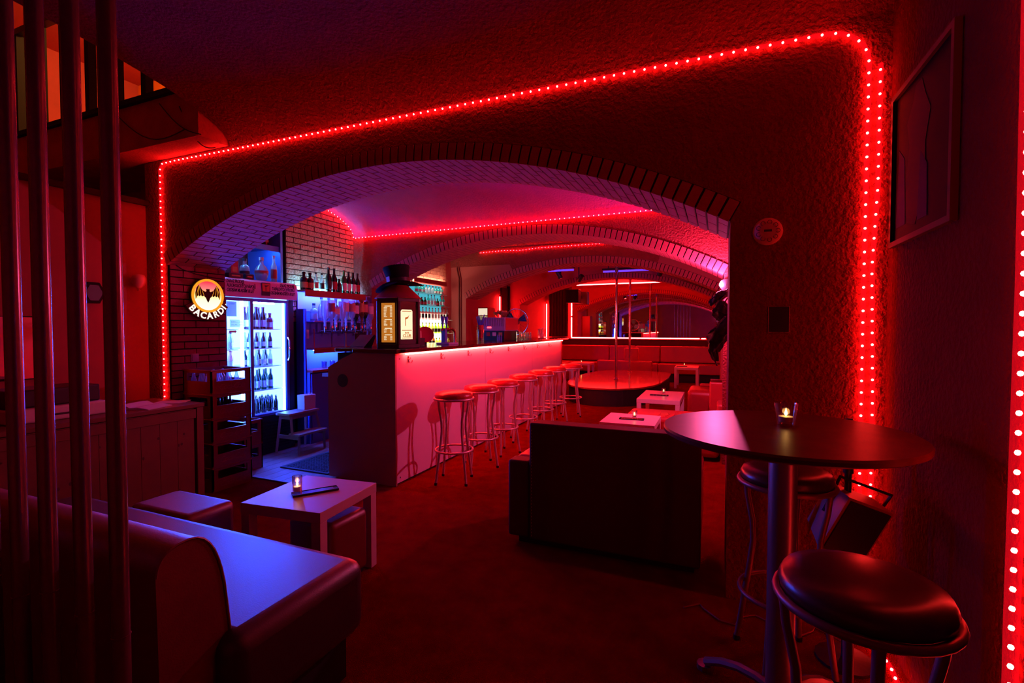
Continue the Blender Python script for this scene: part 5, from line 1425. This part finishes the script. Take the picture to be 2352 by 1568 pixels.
# ================================================================== RIGHT FRONT WALL THINGS
PC = thing('framed_poster', 'dark framed poster of a standing figure on the right wall', 'picture', (0.658, 2.17, 1.64))
obj('canvas', M().box(-0.008, 0.0, -0.28, 0.25, 0.0, 0.56), 'poster', PC)
fig = [(0.02, 0.03), (0.10, 0.05), (0.12, 0.2), (0.09, 0.33), (0.12, 0.42), (0.06, 0.48), (0.04, 0.53), (-0.02, 0.53), (-0.05, 0.47), (-0.10, 0.40), (-0.06, 0.30), (-0.07, 0.15)]
obj('figure', M().prism(fig, 'X', -0.0092, -0.008), 'poster_skin', PC)
obj('cloth', M().prism([(0.12, 0.05), (0.22, 0.05), (0.2, 0.35), (0.14, 0.3)], 'X', -0.0092, -0.008), 'poster_blue', PC)
obj('cloth', M().prism([(-0.09, 0.04), (0.0, 0.04), (-0.02, 0.28), (-0.08, 0.22)], 'X', -0.0096, -0.0093), 'poster_blue', PC)
for nm, bx_ in (('frame_bar', (-0.02, 0.0, -0.30, -0.28, -0.02, 0.58)), ('frame_bar', (-0.02, 0.0, 0.25, 0.27, -0.02, 0.58)), ('frame_bar', (-0.02, 0.0, -0.28, 0.25, -0.02, 0.0)), ('frame_bar', (-0.02, 0.0, -0.28, 0.25, 0.56, 0.58))):
    obj(nm, M().box(*bx_), 'frame', PC)
vn = thing('round_vent', 'round pale vent cover with ring pattern on the front arch wall', 'vent', (0.205, 2.52, 1.735))
obj('cover', M().lathe([(0.058, 0.0), (0.062, 0.008), (0.055, 0.02), (0.03, 0.026), (0.0001, 0.027)], 26), 'lab_pink', vn, (0, 0, 0), (PI / 2, 0, 0), smooth=50)
for k in range(9):
    a = 2 * PI * k / 9
    cx_, cz_ = 0.04 * math.cos(a), 0.04 * math.sin(a)
    obj('ring', M().tube([(cx_ + 0.009 * math.cos(2 * PI * q / 12), -0.0245, cz_ + 0.009 * math.sin(2 * PI * q / 12)) for q in range(12)], 0.0012, 4, True), 'lab_dark', vn)
obj('slot', M().box(-0.016, 0.016, -0.0285, -0.027, -0.004, 0.006), 'lab_dark', vn)
pn = thing('wall_panel', 'small dark rectangular panel below the round vent', 'panel', (0.255, 2.52, 1.335))
obj('plate', M().box(-0.042, 0.042, -0.008, 0.0, -0.058, 0.058), 'black', pn)
obj('frame', M().tube([(-0.042, -0.008, -0.058), (0.042, -0.008, -0.058), (0.042, -0.008, 0.058), (-0.042, -0.008, 0.058)], 0.0014, 5, True), 'lab_pink', pn)
fl_ = thing('floodlight', 'black unlit floodlight box on a stand in the right corner', 'floodlight', (0.47, 2.22, 0))
obj('stand', M().lathe([(0.012, 0.01), (0.012, 0.95)], 10), 'black', fl_, smooth=40)
obj('upper_tube', M().lathe([(0.018, 0.74), (0.018, 0.90)], 10), 'black', fl_, smooth=40)
obj('foot', M().lathe([(0.10, 0.0), (0.10, 0.012), (0.013, 0.02)], 16), 'black', fl_)
hd = obj('housing', M().prism([(-0.09, -0.11), (0.05, -0.09), (0.07, 0.09), (-0.06, 0.12)], 'X', -0.085, 0.085), 'crate', fl_, (-0.005, 0.0, 0.56), (0.35, 0.35, 0.35))
obj('front_glass', M().prism([(-0.095, -0.10), (-0.089, -0.10), (-0.062, 0.11), (-0.068, 0.11)], 'X', -0.075, 0.075), 'black', hd)
obj('bracket', M().tube([(-0.09, 0.0, 0.0), (-0.10, 0.02, 0.15), (0.10, 0.02, 0.15), (0.09, 0.0, 0.0)], 0.007, 6), 'black', hd)
cb = thing('floor_cable', 'tangled thin cable on the floor under the round table', 'cable', (0.02, 2.35, 0.0))
obj('cable', M().tube([(-0.15 + 0.05 * k + 0.02 * math.sin(k * 2.1), 0.06 * math.sin(k * 1.3), 0.006) for k in range(14)], 0.004, 5), 'cable', cb)
print('OBJECTS', len(bpy.data.objects))
